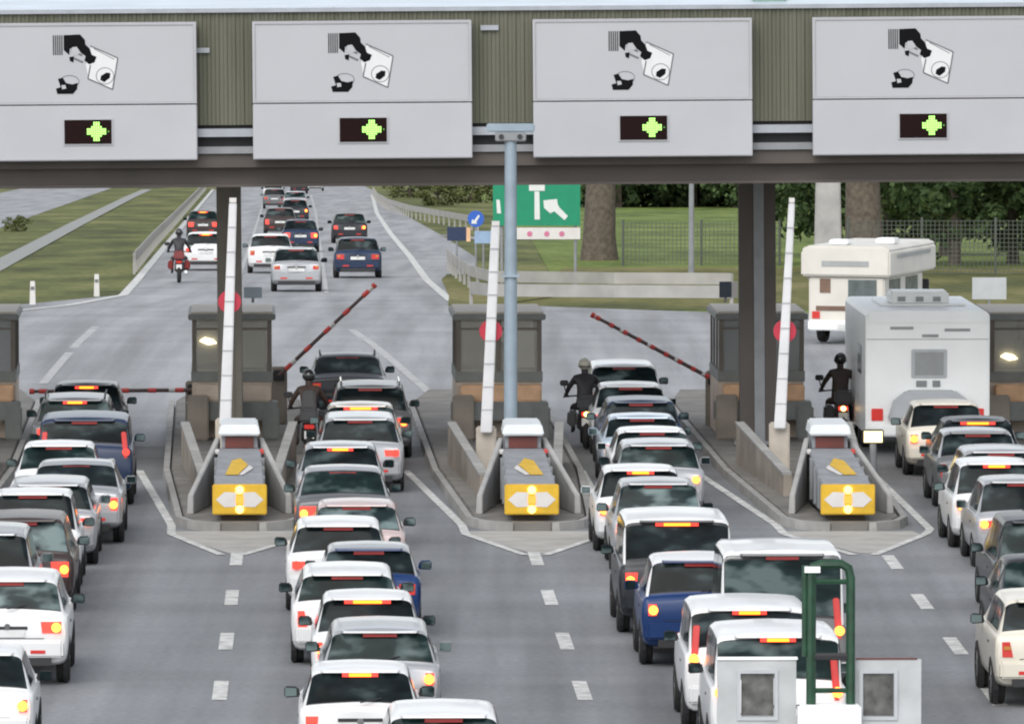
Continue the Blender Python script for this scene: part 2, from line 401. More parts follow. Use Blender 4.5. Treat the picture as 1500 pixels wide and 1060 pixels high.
    b.build('pictogram_highlight', M_face, pic)
    # lamp display
    ax, az_ = S(498, 207); bx, bz = S(567, 172)
    MB().box(ax-.03, bx+.03, -0.085, -0.063, az_-.03, bz+.03).build('display_bezel', M_face, t)
    d = MB().box(ax, bx, -0.10, -0.087, az_, bz).build('display', M_led_off, t)
    b = MB(); cx, cz = S(545, 189)
    for i in range(-4, 5):
        for j in range(-4, 5):
            r = math.hypot(i, j)
            if (abs(i) <= 1 and abs(j) <= 4) or (abs(j) <= 1 and abs(i) <= 4) or r < 2.9:
                b.disc((cx+i*.043, cz+j*.043), .020, -0.112, -0.102, 8)
    b.build('green_lamp', M_led, d)
    b = MB()
    for (i, j) in ((6, 0),): b.disc((cx+i*.040, cz+j*.040), .016, -0.112, -0.102, 8)
    b.build('dim_lamp', M_led2, d)
    return t
sign0 = make_sign()
slabels = ['white lane sign with green lamp at the left end of the canopy', 'white lane sign on the fascia left of the blue grey mast',
           'white lane sign on the fascia right of the blue grey mast', 'white lane sign at the right end of the canopy above the camper']
for i, (cx, yb) in enumerate(((128, 235), (531, 232), (941.5, 229), (1351, 226))):
    s = sign0 if i == 0 else copy_tree(sign0)
    s.location = (XY(cx, GY-.4), GY-.4, ZZ(yb, GY-.4)); s.rotation_euler = (0, TILT, 0)
    tag(s, slabels[i], 'sign', 'lane signs hung on the canopy fascia')

# ================================================================ toll islands
M_conc = mat('island_concrete', (0.17, 0.16, 0.145), 0.85, var=0.25, scale=1.2, bump=.3)
M_conc2 = mat('barrier_concrete', (0.34, 0.335, 0.325), 0.85, var=0.2, scale=1.5, bump=.2)
M_kerb = mat('kerb_white', (0.30, 0.295, 0.28), 0.8, var=0.2, scale=2)
M_bconc = mat('stained_concrete', (0.28, 0.245, 0.205), 0.9, var=0.25, scale=1.4)
M_cushion = mat('cushion_grey', (0.24, 0.25, 0.265), 0.6, var=0.15)
M_capw = mat('cap_white', (0.58, 0.61, 0.62), 0.5, var=0.06)
M_dred = mat('dark_red_panel', (0.11, 0.022, 0.015), 0.5, var=0.15)
M_yel = mat('yellow_board', (0.62, 0.38, 0.02), 0.5, var=0.12, scale=5)
M_amber = mat('amber_lamp', (0.9, 0.6, 0.15), 0.4, emit=(1.0, 0.62, 0.12), estr=2.6)
M_amber2 = mat('orange_lens', (0.75, 0.30, 0.05), 0.4, emit=(1.0, 0.35, 0.03), estr=0.6)
M_whitem = mat('reflective_white', (0.60, 0.58, 0.56), 0.5, var=0.06)
M_rust = mat('dark_base', (0.05, 0.035, 0.025), 0.8, var=0.3)
M_boom = mat('boom_white', (0.62, 0.62, 0.63), 0.5, var=0.07)
M_red = mat('signal_red', (0.42, 0.02, 0.045), 0.5, var=0.08)
M_red2 = mat('boom_red', (0.55, 0.06, 0.05), 0.5, var=0.1)
M_bdark = mat('boom_dark', (0.09, 0.055, 0.05), 0.6)
M_booth = mat('booth_frame', (0.46, 0.41, 0.35), 0.6, var=0.12)
M_post = mat('booth_post', (0.13, 0.11, 0.09), 0.6, var=0.12)
M_bandg = mat('booth_band', (0.16, 0.17, 0.16), 0.5, var=0.15)
M_panelb = mat('booth_panel', (0.55, 0.45, 0.36), 0.6, var=0.18, scale=2)
M_orange = mat('counter_tan', (0.62, 0.38, 0.22), 0.6, var=0.2, scale=2.5)
M_int = mat('booth_interior', (0.75, 0.70, 0.60), 0.8, var=0.25, scale=2)
M_int2 = mat('booth_blind', (0.7, 0.7, 0.65), 0.8, var=0.06)
M_lampw = mat('warm_lamp', (1, 0.9, 0.7), 0.4, emit=(1.0, 0.85, 0.55), estr=3.0)
M_bglass = glass_mat('booth_glass', (0.50, 0.49, 0.43), 0.42)
M_dglass = glass_mat('dark_booth_glass', (0.34, 0.35, 0.35), 0.65)
M_bblue = mat('mast_blue', (0.25, 0.31, 0.36), 0.45, var=0.1, metal=.1)
IZ = 0.15
isl_name = ['left', 'middle', 'right']
ISL = [(-5.0, 155.0), (0.375, 155.0), (6.19, 155.0), (12.6, 155.0), (-11.0, 155.0)]
IROT = 0.033
def loc_pt(k, u, v):
    x0, y0 = ISL[k]; return (x0+u*math.cos(IROT)-v*math.sin(IROT), y0+u*math.sin(IROT)+v*math.cos(IROT))
def island_slab(k, label):
    x0, y0 = ISL[k]
    t = thing('toll_island', (x0, y0, 0), IROT, label, 'traffic island', 'raised toll islands between the lanes')
    out = [(-.35, -.1), (.35, -.1), (.8, .5), (1.02, 1.4), (1.35, 14), (1.4, 36), (1.0, 40), (-1.0, 40), (-1.4, 36), (-1.35, 14), (-1.02, 1.4), (-.8, .5)]
    MB().prism(out, 'z', -0.05, IZ).build('slab', M_conc, t, bevel=.02)
    b = MB()                               # pale kerb stones along the sides
    for s in (-1, 1):
        P = [(.36*s, -.12), (.84*s, .47), (1.06*s, 1.4), (1.39*s, 14), (1.44*s, 36)]
        for a, c in zip(P[:-1], P[1:]):
            b.hexa([(a[0], a[1], -.04), (a[0]+.14*s, a[1]-.03, -.04), (c[0]+.14*s, c[1]-.03, -.04), (c[0], c[1], -.04),
                    (a[0], a[1], IZ+.012), (a[0]+.12*s, a[1]-.03, IZ+.012), (c[0]+.12*s, c[1]-.03, IZ+.012), (c[0], c[1], IZ+.012)])
    b.build('kerb', M_kerb, t)
    for s in (-1, 1):                      # side barrier wall, rising towards the booth
        a = (.78*s, 6.6); c = (1.16*s, 15.5); th = .16*s
        w_ = MB().hexa([(a[0], a[1], IZ), (a[0]-th, a[1], IZ), (c[0]-th, c[1], IZ), (c[0], c[1], IZ),
                   (a[0], a[1], .55), (a[0]-th, a[1], .55), (c[0]-th, c[1], .95), (c[0], c[1], .95)]).build('side_wall', M_bconc, t)
        MB().hexa([(a[0]+.02*s, a[1], .552), (a[0]-th, a[1], .552), (c[0]-th, c[1], .952), (c[0]+.02*s, c[1], .952),
                   (a[0]+.02*s, a[1], .60), (a[0]-th, a[1], .60), (c[0]-th, c[1], 1.0), (c[0]+.02*s, c[1], 1.0)]).build('coping', M_kerb, w_)
    return t
def cushion(k, label, mirror=1):
    x, y = loc_pt(k, 0, .35)
    t = thing('crash_cushion', (x, y, IZ), IROT, label, 'crash barrier', 'lit crash cushions at the island noses')
    MB().hexa([(-.32, .1, 0), (.32, .1, 0), (.34, 1.0, 0), (-.34, 1.0, 0), (-.32, .02, .14), (.32, .02, .14), (.34, 1.0, .14), (-.34, 1.0, .14)]).build('base', M_rust, t)
    MB().hexa([(-.46, .05, .14), (.46, .05, .14), (.40, 4.7, .02), (-.40, 4.7, .02), (-.46, .05, .64), (.46, .05, .64), (.40, 4.7, 1.02), (-.40, 4.7, 1.02)]).build('body', M_cushion, t, bevel=.02)
    for yy in (1.2, 2.3, 3.4):
        z_ = .64+.38*(yy-.05)/4.65
        MB().box(-.47, .47, yy, yy+.08, .15, z_+.015).build('rib', M_grey, t)
    # hazard arrow on the sloping top
    def T(u, v): return (u, v, .655+.38*(v-.05)/4.65)
    def T2(u, v): a = T(u, v); return (a[0], a[1], a[2]+.012)
    b = MB(); P = [(-.02, 3.3), (.14, 3.0), (.26, 1.35), (.02, 1.35), (-.16, 2.5)]
    P = [(p[0]*mirror, p[1]) for p in P]; n = len(P)
    b.add([T(*p) for p in P]+[T2(*p) for p in P], [tuple(range(n)), tuple(range(n, 2*n))]+[(i, (i+1) % n, n+(i+1) % n, n+i) for i in range(n)]); b.build('arrow_marking', M_yel, t)
    b = MB(); P = [(-.18, 2.45), (-.26, 2.1), (-.08, 1.35), (.0, 1.35)]
    P = [(p[0]*mirror, p[1]) for p in P]; n = len(P)
    b.add([T(*p) for p in P]+[T2(*p) for p in P], [tuple(range(n)), tuple(range(n, 2*n))]+[(i, (i+1) % n, n+(i+1) % n, n+i) for i in range(n)]); b.build('arrow_edge', M_whitem, t)
    # warning board
    bd = MB().box(-.50, .50, -.05, .045, .12, .68).build('warning_board', M_yel, t, bevel=.02)
    for s in (-1, 1):
        MB().prism([(s*.06, .40-.13), (s*.28, .40-.14), (s*.44, .40), (s*.28, .40+.14), (s*.06, .40+.13)], 'y', -.058, -.051).build('white_chevron', M_whitem, bd)
    for zc in (.22, .58):
        q = MB().disc((0, zc), .075, -.075, -.051, 16).build('amber_lamp', M_amber, bd)
    MB().box(-.075, .075, -.070, -.0585, .32, .47).build('centre_lens', M_amber2, bd, bevel=.01)
    # cabinet with white hood
    cb = MB().box(-.34, .34, 4.75, 5.9, .0, 1.02).build('cabinet', M_cushion, t, bevel=.02)
    MB().box(-.27, .27, 4.70, 4.745, 1.03, 1.24).build('red_panel', M_dred, t)
    MB().box(-.34, .34, 4.75, 5.9, 1.025, 1.26).build('panel_housing', M_cushion, t)
    MB().hexa([(-.40, 4.55, 1.27), (.40, 4.55, 1.27), (.38, 6.0, 1.27), (-.38, 6.0, 1.27), (-.36, 4.62, 1.47), (.36, 4.62, 1.47), (.34, 5.9, 1.52), (-.34, 5.9, 1.52)]).build('hood', M_capw, t, bevel=.03)
    for s in (-1, 1):                       # wings
        MB().hexa([(s*.36, 5.1, 0), (s*.48, 5.1, 0), (s*.98, 1.7, 0), (s*.86, 1.7, 0),
                   (s*.36, 5.1, 1.20), (s*.46, 5.1, 1.20), (s*.96, 1.7, .36), (s*.86, 1.7, .36)]).build('wing', M_conc2, t, bevel=.015)
        MB().disc((s*.42, .98), .05, 4.4, 4.46, 10).build('side_reflector', M_red2 if s > 0 else M_whitem, t)
    return t
# white vertical booms -------------------------------------------------
def vboom(px0, py0, px1, py1, Y, disc_y, label, r0=.13, r1=.085):
    x0, z0 = XY(px0, Y), ZZ(py0, Y); x1, z1 = XY(px1, Y), ZZ(py1, Y)
    t = thing('raised_barrier', (x0, Y, IZ), 0, label, 'barrier', 'white barrier arms raised upright')
    dx = x1-x0; h = z1-IZ
    MB().box(-.2, .2, .12, .55, 0, z0-IZ+.1).build('housing', M_booth, t, bevel=.03)
    b = MB().hexa([(-r0, -.05, z0-IZ), (r0, -.05, z0-IZ), (r0, .05, z0-IZ), (-r0, .05, z0-IZ),
               (dx-r1, -.04, h), (dx+r1, -.04, h), (dx+r1, .04, h), (dx-r1, .04, h)])
    a = b.build('arm', M_boom, t, bevel=.02)
    zd = ZZ(disc_y, Y)-IZ; xd = dx*(zd-(z0-IZ))/(h-(z0-IZ))
    MB().disc((xd, zd), .225, .055, .085, 24).build('red_disc', M_red, t)
    n = 9
    for i in range(1, n):
        f_ = i/n; zz = (z0-IZ)+(h-(z0-IZ))*f_; xx = dx*f_; r = r0+(r1-r0)*f_
        MB().box(xx-r*.98, xx+r*.98, -.056, -.0515, zz-.012, zz+.012).build('joint_band', M_frame, a)
    MB().box(dx-r1*.9, dx+r1*.9, -.06, .05, h, h+.09).build('tip', M_whitem, a)
    return t
# exit booms ------------------------------------------------------------
def eboom(px0, py0, px1, py1, Y, label, n):
    x0, z0 = XY(px0, Y), ZZ(py0, Y); x1, z1 = XY(px1, Y), ZZ(py1, Y)
    t = thing('exit_barrier', (x0, Y, IZ), 0, label, 'barrier', 'red striped barrier arms behind the booths')
    s = 1 if x1 > x0 else -1
    MB().box(-.17, .17, .06, .45, 0, z0-IZ+.18).build('housing', M_bconc, t, bevel=.03)
    MB().box(-.12, .12, -.02, .06, z0-IZ-.12, z0-IZ+.12).build('pivot', M_dark, t, bevel=.02)
    P = Vector((0, 0, z0-IZ)); Q = Vector((x1-x0, 0, z1-IZ)); d = Q-P
    arm = MB().tube([P+Vector((0, -.05, 0)), Q+Vector((0, -.05, 0))], .045, 8, .035).build('arm', M_bdark, t)
    for i in range(n):
        a = P+d*((i+.35)/n); c = P+d*((i+.35)/n+.30/n)
        MB().tube([a+Vector((0, -.05, 0)), c+Vector((0, -.05, 0))], .053, 8, .05).build('red_band', M_red2, arm)
        if i % 2: continue
        a = P+d*((i+.66)/n); c = P+d*((i+.66)/n+.22/n)
        MB().tube([a+Vector((0, -.05, 0)), c+Vector((0, -.05, 0))], .051, 8, .048).build('white_band', M_whitem, arm)
    MB().tube([Q+Vector((0, -.05, 0))-d*.03, Q+Vector((0, -.05, 0))], .06, 8).build('tip', M_red2, arm)
    return t
def booth(cx_px, Y, label, wid=1.72, glass=None, lamp=None, blind=0, back=M_int):
    X = XY(cx_px, Y)
    t = thing('toll_booth', (X, Y, IZ), IROT, label, 'toll booth', 'toll booths under the canopy')
    H = 2.60; hw = wid/2; D = 3.2
    MB().box(-hw, hw, 0, D, 0, 1.18).build('lower_wall', M_panelb, t, bevel=.02)
    MB().box(-hw-.02, hw+.02, -.03, D+.03, 1.18, 1.40).build('sill_band', M_bandg, t)
    # posts
    for x_ in (-hw, hw-.09, -.05):
        MB().box(x_, x_+.09, 0, .09, 1.40, H-.12).build('window_post', M_post, t)
        MB().box(x_, x_+.09, D-.09, D, 1.40, H-.12).build('window_post', M_post, t)
    for y_ in (1.0, 2.1):
        MB().box(-hw, -hw+.07, y_, y_+.07, 1.40, H-.12).build('mullion', M_post, t); MB().box(hw-.07, hw, y_, y_+.07, 1.40, H-.12).build('mullion', M_post, t)
    MB().box(-hw+.09, hw-.09, .01, .034, 2.28, 2.32).build('transom', M_post, t)
    g = glass or M_bglass
    MB().box(-hw+.09, -.05, .035, .05, 1.40, H-.12).build('window', g, t)
    MB().box(.04, hw-.09, .035, .05, 1.40, H-.12).build('window', g, t)
    MB().box(-hw+.02, -hw+.035, .09, D-.09, 1.40, H-.12).build('window', g, t)
    MB().box(hw-.035, hw-.02, .09, D-.09, 1.40, H-.12).build('window', g, t)
    MB().box(-hw+.1, hw-.1, D-.06, D-.03, 1.40, H-.12).build('back_panel', back, t)
    if blind: MB().box(.12, hw-.14, .5, .52, 1.46, 2.25).build('blind', M_int2, t)
    MB().box(-.25, .25, 1.3, 1.7, 1.3, 1.95).build('seat_back', M_bandg, t, bevel=.05)
    MB().box(-hw+.1, hw-.1, .15, .6, 1.36, 1.41).build('desk', M_int, t)
    rf = MB().box(-hw-.08, hw+.08, -.14, D+.14, H-.11, H+.02).build('roof', M_bandg, t, bevel=.02)
    MB().box(-hw-.02, hw+.02, -.05, D+.05, H+.02, H+.06).build('roof_cap', M_booth, rf)
    if lamp is not None:
        lx, lz = lamp
        MB().prism([(lx-.16, lz), (lx-.05, lz+.07), (lx+.12, lz+.03), (lx+.2, lz-.05), (lx+.02, lz-.08)], 'y', -.04, .02).build('lamp', M_lampw, t)
    # lower counter boxes in front
    MB().box(-hw-.12, hw+.12, -.62, -.06, .40, .80).build('kick_box', M_dark if False else M_bandg, t, bevel=.02)
    MB().box(-hw+.08, hw-.02, -.55, -.06, .80, 1.14).build('counter', M_orange if blind != 2 else M_panelb, t, bevel=.03)
    MB().box(-hw-.1, -hw+.35, -.8, -.62, 0, .95).build('service_cabinet', M_bconc, t, bevel=.03)
    MB().box(hw-.2, hw+.16, -.7, -.62, 0, .7).build('service_cabinet', M_bandg, t, bevel=.03)
    return t
ilab = ['toll island carrying the booth left of the blue grey mast', 'toll island carrying the blue grey mast in the middle',
        'toll island carrying the booth with the wide brown canopy pillar', 'toll island at the right edge beside the white caravan', 'toll island at the far left edge of the photo']
for k in range(5): island_slab(k, ilab[k])
cushion(0, 'yellow crash cushion with amber lamps, leftmost of the three', -1)
cushion(1, 'yellow crash cushion with amber lamps below the blue grey mast', 1)
cushion(2, 'yellow crash cushion with amber lamps, rightmost of the three', 1)
vboom(329, 622, 341, 296, 165.5, 442, 'white upright barrier arm with red disc at the left booth', .115, .075)
vboom(712, 634, 726, 330, 167.0, 485, 'white upright barrier arm beside the blue grey mast', .115, .085)
vboom(1143, 628, 1160, 296, 166.5, 485, 'white upright barrier arm in front of the wide brown pillar', .115, .06)
eboom(282, 571, 42, 573, 183.0, 'lowered red striped barrier arm across the left lane', 6)
eboom(408, 550, 550, 416, 182.5, 'half raised barrier arm slanting up to the right', 5)
eboom(1046, 556, 866, 460, 182.0, 'half raised red striped barrier arm slanting up to the left', 9)
booth(339, 178.2, 'toll booth with lit lamp behind the left crash cushion', 1.68, lamp=(-.52, 2.05), blind=2)
booth(731, 178.2, 'toll booth with tan counters behind the blue grey mast', 1.80, blind=1)
booth(1116, 178.4, 'brown toll booth behind the wide canopy pillar', 1.80, glass=M_dglass, blind=0, back=M_booth)
booth(1514, 178.2, 'toll booth with glowing lamp cut by the right edge', 1.80, lamp=(-.52, 1.72), back=M_booth)
booth(-40, 178.2, 'toll booth cut off by the left edge', 1.75, back=M_booth, glass=M_dglass)

# camera mast
Y = 164.6; t = thing('camera_mast', (XY(748, Y), Y, IZ), 0, 'tall blue grey steel mast with a T shaped camera head', 'mast')
zt = ZZ(182, Y)-IZ
MB().tube([(0, 0, 0), (0, 0, zt-.2)], .135, 16, .115).build('pole', M_bblue, t, smooth=True)
MB().box(-.24, .24, -.24, .24, 0, .04).build('base_plate', M_grey, t)
MB().box(-.47, .47, -.12, .12, zt-.14, zt+.02).build('cross_arm', M_bblue, t, bevel=.02)
MB().box(-.30, .30, -.16, .12, zt-.32, zt-.145).build('camera_housing', M_grey, t, bevel=.02)
for s in (-1, 1): MB().disc((s*.18, zt-.23), .05, -.19, -.161, 12).build('lens', M_dark, t)
MB().box(-.17, .17, -.17, .17, 4.05, 4.1).build('collar', M_bblue, t)

# small panels standing on booth roofs
def roof_panel(px_, y0, y1, w_, m, Y, label, m2=None):
    x_ = XY(px_, Y); z0 = 2.98; z1 = ZZ(y0, Y); zb = max(ZZ(y1, Y), z0+.1)
    t = thing('roof_sign', (x_, Y, z0), 0, label, 'sign')
    MB().box(-w_/2, w_/2, -.03, .03, zb-z0, z1-z0).build('panel', m, t, bevel=.01)
    MB().box(-.03, .03, -.02, .02, 0, zb-z0).build('post', M_grey, t)
    if m2: MB().box(w_/2+.003, w_/2+.13, -.02, .02, zb-z0, z1-z0).build('side_panel', m2, t)
roof_panel(370, 420, 447, .38, mat('pale_blue_panel', (.30, .36, .42), .4), 178.6, 'pale blue panel on the roof of the left booth')
roof_panel(1063, 412, 447, .26, mat('dark_blue_panel', (.03, .05, .08), .4), 178.8, 'dark blue panel with white edge on booth roof beside pillar', M_whitem)

# nose paint on the road in front of every island
for k in range(3):
    x0, y0 = ISL[k]
    b = MB()
    pts = [(-1.15, -.15), (1.15, -.15), (1.25, -1.0), (.16, -5.2), (-.16, -5.2), (-1.25, -1.0)]
    b.v = [(x0+u-.026*v, y0+v, 0.006) for u, v in pts]; b.f = [tuple(range(6))]
    b.build('nose_marking', M_nose, normals=False)['kind'] = 'structure'
    line('nose_outline', [(x0-2.0-.035*15, y0+15.5), (x0-1.30, y0+1.2), (x0-1.22, y0-.9), (x0-.14, y0-5.6)], .16, M_paint, .012)
    line('nose_outline', [(x0+1.55-.035*15, y0+15.5), (x0+1.5, y0+.2), (x0+1.36, y0-.9), (x0+.22, y0-5.6)], .16, M_paint, .012)
# ================================================================ vehicles
def paint(name, col, rough=.32, metal=0.0):
    return mat('paint_'+name, col, rough, metal, var=.05, scale=1.5, coat=.28 if max(col) > .25 else .12, spec=.5 if max(col) > .25 else .3)
PAINT = dict(white=paint('white', (.66, .665, .665)), cream=paint('cream', (.64, .60, .51)), silver=paint('silver', (.36, .37, .385), .3, .3),
    grey=paint('grey', (.13, .135, .14), .3, .2), dark=paint('dark', (.022, .025, .03)), blue=paint('blue', (.010, .034, .12)), navy=paint('navy', (.018, .032, .07)),
    lightblue=paint('lightblue', (.38, .45, .52), .3, .2), green=paint('green', (.03, .09, .055)), red=paint('red', (.16, .02, .02)), black=paint('black', (.015, .015, .017)),
    brown=paint('brown', (.045, .032, .03)), teal=paint('teal', (.05, .10, .11)), beige=paint('beige', (.45, .41, .36), .3, .2), pink=paint('rose', (.50, .40, .39), .3, .1))
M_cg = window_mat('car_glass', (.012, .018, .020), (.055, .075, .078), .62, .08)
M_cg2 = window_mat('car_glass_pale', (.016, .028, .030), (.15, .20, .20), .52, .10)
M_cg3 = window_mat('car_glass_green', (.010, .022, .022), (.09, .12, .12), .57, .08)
M_trim = mat('black_trim', (.02, .02, .022), .55)
M_tyre = mat('tyre', (.018, .017, .016), .85)
M_rim = mat('rim', (.30, .30, .31), .35, .6)
M_plate = mat('number_plate', (.62, .63, .62), .5)
M_tail = mat('tail_lens', (.30, .02, .02), .25, emit=(1, .05, .03), estr=.2)
M_tail_on = mat('tail_lens_lit', (.5, .03, .03), .25, emit=(1.0, .07, .04), estr=.8)
M_tail_hot = mat('tail_core_lit', (.8, .2, .03), .25, emit=(1.0, .24, .03), estr=3.6)
M_third = mat('high_brake_lit', (.8, .2, .02), .25, emit=(1.0, .22, .012), estr=2.4)
M_third_off = mat('high_brake', (.25, .02, .02), .3)
M_ind = mat('indicator', (.5, .22, .04), .3)
M_head = mat('headlamp', (.6, .6, .58), .15, spec=.8)
M_chrome = mat('chrome', (.5, .5, .5), .15, 1.0)

def stations(kind, L, h):
    """(y from the tail, width factor, bottom, shoulder, top)"""
    if kind == 'hatch':
        rear = [(0, .93, .40, .84, .90), (.06, .98, .30, .90, .97), (.13, .99, .26, .92, 1.0), (.42, 1, .22, .93, h-.055), (.62, 1, .22, .93, h-.01)]; g = (2.12, 2.93)
    elif kind == 'estate':
        rear = [(0, .93, .40, .84, .90), (.05, .98, .30, .90, .96), (.10, .99, .26, .92, 1.0), (.32, 1, .22, .93, h-.06), (.5, 1, .22, .93, h-.015)]; g = (2.12, 2.93)
    elif kind == 'sedan':
        rear = [(0, .90, .42, .84, .90), (.06, .96, .32, .90, .98), (.48, .99, .26, .93, 1.03), (1.12, 1, .22, .93, h-.055), (1.4, 1, .22, .93, h-.005)]; g = (2.10, 2.93)
    elif kind == 'suv':
        rear = [(0, .95, .50, .95, 1.02), (.05, .99, .38, 1.02, 1.09), (.10, .99, .34, 1.04, 1.13), (.32, 1, .30, 1.05, h-.07), (.52, 1, .30, 1.05, h-.02)]; g = (2.12, 2.93)
    elif kind == 'van':
        rear = [(0, .96, .45, 1.0, 1.08), (.04, .99, .35, 1.05, 1.14), (.07, .99, .30, 1.08, 1.18), (.20, 1, .28, 1.10, h-.07), (.40, 1, .28, 1.10, h-.02)]; g = (2.15, 2.88)
    base = rear[-1]; zs = base[3]; zb = base[2]
    bon = L-1.15 if kind != 'van' else L-.8
    hood = zs+.06
    rest = [((rear[-1][0]+bon-.9)/2, 1, zb, zs, h), (bon-.95, 1, zb, zs, h-.015), (bon-.72, 1, zb, zs, h-.06), (bon, .99, zb, zs, hood), (L-.35, .97, zb, zs-.08, zs-.04), (L-.08, .90, .30, zs-.22, zs-.18), (L, .80, .36, zs-.30, zs-.26)]
    return rear+rest, g
class Surf:
    def __init__(s, kind, L, h, W):
        st, s.g = stations(kind, L, h); s.n = len(st); s.L = L
        boxy = kind == 'van'
        rows = []
        for (y, wf, zb, zs, zt) in st:
            w = W*wf; k = max(0, min(1, (zt-zs-.05)/.42))
            top = (.88 if boxy else .775) if kind != 'suv' else .80
            rx = (.90*(1-k)+top*k)*w
            rows.append([(0, zb), (.80*w, zb), (.955*w, zb+.09), (1.0*w, zb+(zs-zb)*.58), (.985*w, zs-.02), (.93*w, zs+.03 if k > 0 else zs+.01),
                         (rx, zt-.03-.05*k), (.62*w, zt-.012), (0, zt+.012)])
        s.P = [[Vector((p[0], st[i][0]-L/2, p[1])) for p in r] for i, r in enumerate(rows)]
    def pt(s, u, v):
        T = .32
        def cr(p0, p1, p2, p3, t):
            m1 = (p2-p0)*T; m2 = (p3-p1)*T; t2 = t*t; t3 = t2*t
            return p1*(2*t3-3*t2+1)+m1*(t3-2*t2+t)+p2*(-2*t3+3*t2)+m2*(t3-t2)
        def row(i):
            r = s.P[max(0, min(s.n-1, i))]; j = min(int(v), 7); t = v-j
            a = r[j-1] if j > 0 else Vector((-r[1].x, r[1].y, r[1].z)); d = r[j+2] if j < 7 else Vector((-r[7].x, r[7].y, r[7].z))
            return cr(a, r[j], r[j+1], d, t)
        i = min(int(u), s.n-2); t = u-i
        return cr(row(i-1 if i > 0 else 0), row(i), row(i+1), row(i+2), t)
    def mesh(s):
        b = MB(); us = []
        for i in range(s.n-1): us += [i, i+.34, i+.67]
        us.append(s.n-1)
        vs = [j*8/20 for j in range(21)]; ring = 40
        for u in us:
            pts = [s.pt(u, v) for v in vs]
            pts = pts+[Vector((-p.x, p.y, p.z)) for p in reversed(pts[1:-1])]
            b.v += [tuple(p) for p in pts]
        n = len(us)
        b.f = [(i*ring+k, i*ring+(k+1) % ring, (i+1)*ring+(k+1) % ring, (i+1)*ring+k) for i in range(n-1) for k in range(ring)]
        b.f += [tuple(range(ring)), tuple(range(n*ring-1, (n-1)*ring-1, -1))]
        return b
    def patch(s, u0, u1, v0, v1, side=0, push=.007, nu=4, nv=5):
        """side 0: across both halves (v up to the centre line), +1/-1: one flank"""
        b = MB()
        us = [u0+(u1-u0)*i/nu for i in range(nu+1)]; vs = [v0+(v1-v0)*j/nv for j in range(nv+1)]
        def P(u, v, sg):
            p = s.pt(u, v); e = .02
            a = s.pt(min(u+e, s.n-1), v)-s.pt(max(u-e, 0), v); c = s.pt(u, min(v+e, 8))-s.pt(u, max(v-e, 0))
            nrm = c.cross(a).normalized()
            if nrm.dot(p-Vector((0, p.y, .75))) < 0: nrm = -nrm
            p = p+nrm*push; return (sg*p.x, p.y, p.z)
        for u in us:
            if side == 0: row = [P(u, v, 1) for v in vs]+[P(u, v, -1) for v in reversed(vs[:-1])]
            else: row = [P(u, v, side) for v in vs]
            b.v += row; m = len(row)
        b.f = [(i*m+k, i*m+k+1, (i+1)*m+k+1, (i+1)*m+k) for i in range(nu) for k in range(m-1)]
        return b
WC = {}
def wheel(parent, x, y, r, wd):
    key = (round(r, 2), x > 0)
    s = 1 if x > 0 else -1
    if key not in WC:
        t = MB(); prof = [(-wd/2, r*.62), (-wd/2, r*.93), (-wd/2+.03, r), (wd/2-.03, r), (wd/2, r*.93), (wd/2, r*.62)]; N = 24
        for k in range(N):
            a = 2*math.pi*k/N
            t.v += [(p[0], p[1]*math.cos(a), p[1]*math.sin(a)) for p in prof]
        m = len(prof)
        t.f = [(k*m+i, k*m+(i+1) % m, ((k+1) % N)*m+(i+1) % m, ((k+1) % N)*m+i) for k in range(N) for i in range(m)]
        o = t.build('wheel', M_tyre, parent, smooth=True)
        b = MB().disc((0, 0), r*.60, s*wd*.30, s*wd*.38, 20, axis='x')
        for k in range(5):
            a = 2*math.pi*k/5; c, q = math.cos(a), math.sin(a)
            b.prism([(c*.06*r-q*.09*r, q*.06*r+c*.09*r), (c*.58*r-q*.07*r, q*.58*r+c*.07*r), (c*.58*r+q*.07*r, q*.58*r-c*.07*r), (c*.06*r+q*.09*r, q*.06*r-c*.09*r)], 'x', s*wd*.38+s*.001, s*wd*.46)
        rm = b.build('rim', M_rim, o); WC[key] = (o.data, rm.data)
    else:
        o = bpy.data.objects.new('wheel', WC[key][0]); C.objects.link(o); o.parent = parent
        rm = bpy.data.objects.new('rim', WC[key][1]); C.objects.link(rm); rm.parent = o
    o.location = (x, y, r); return o

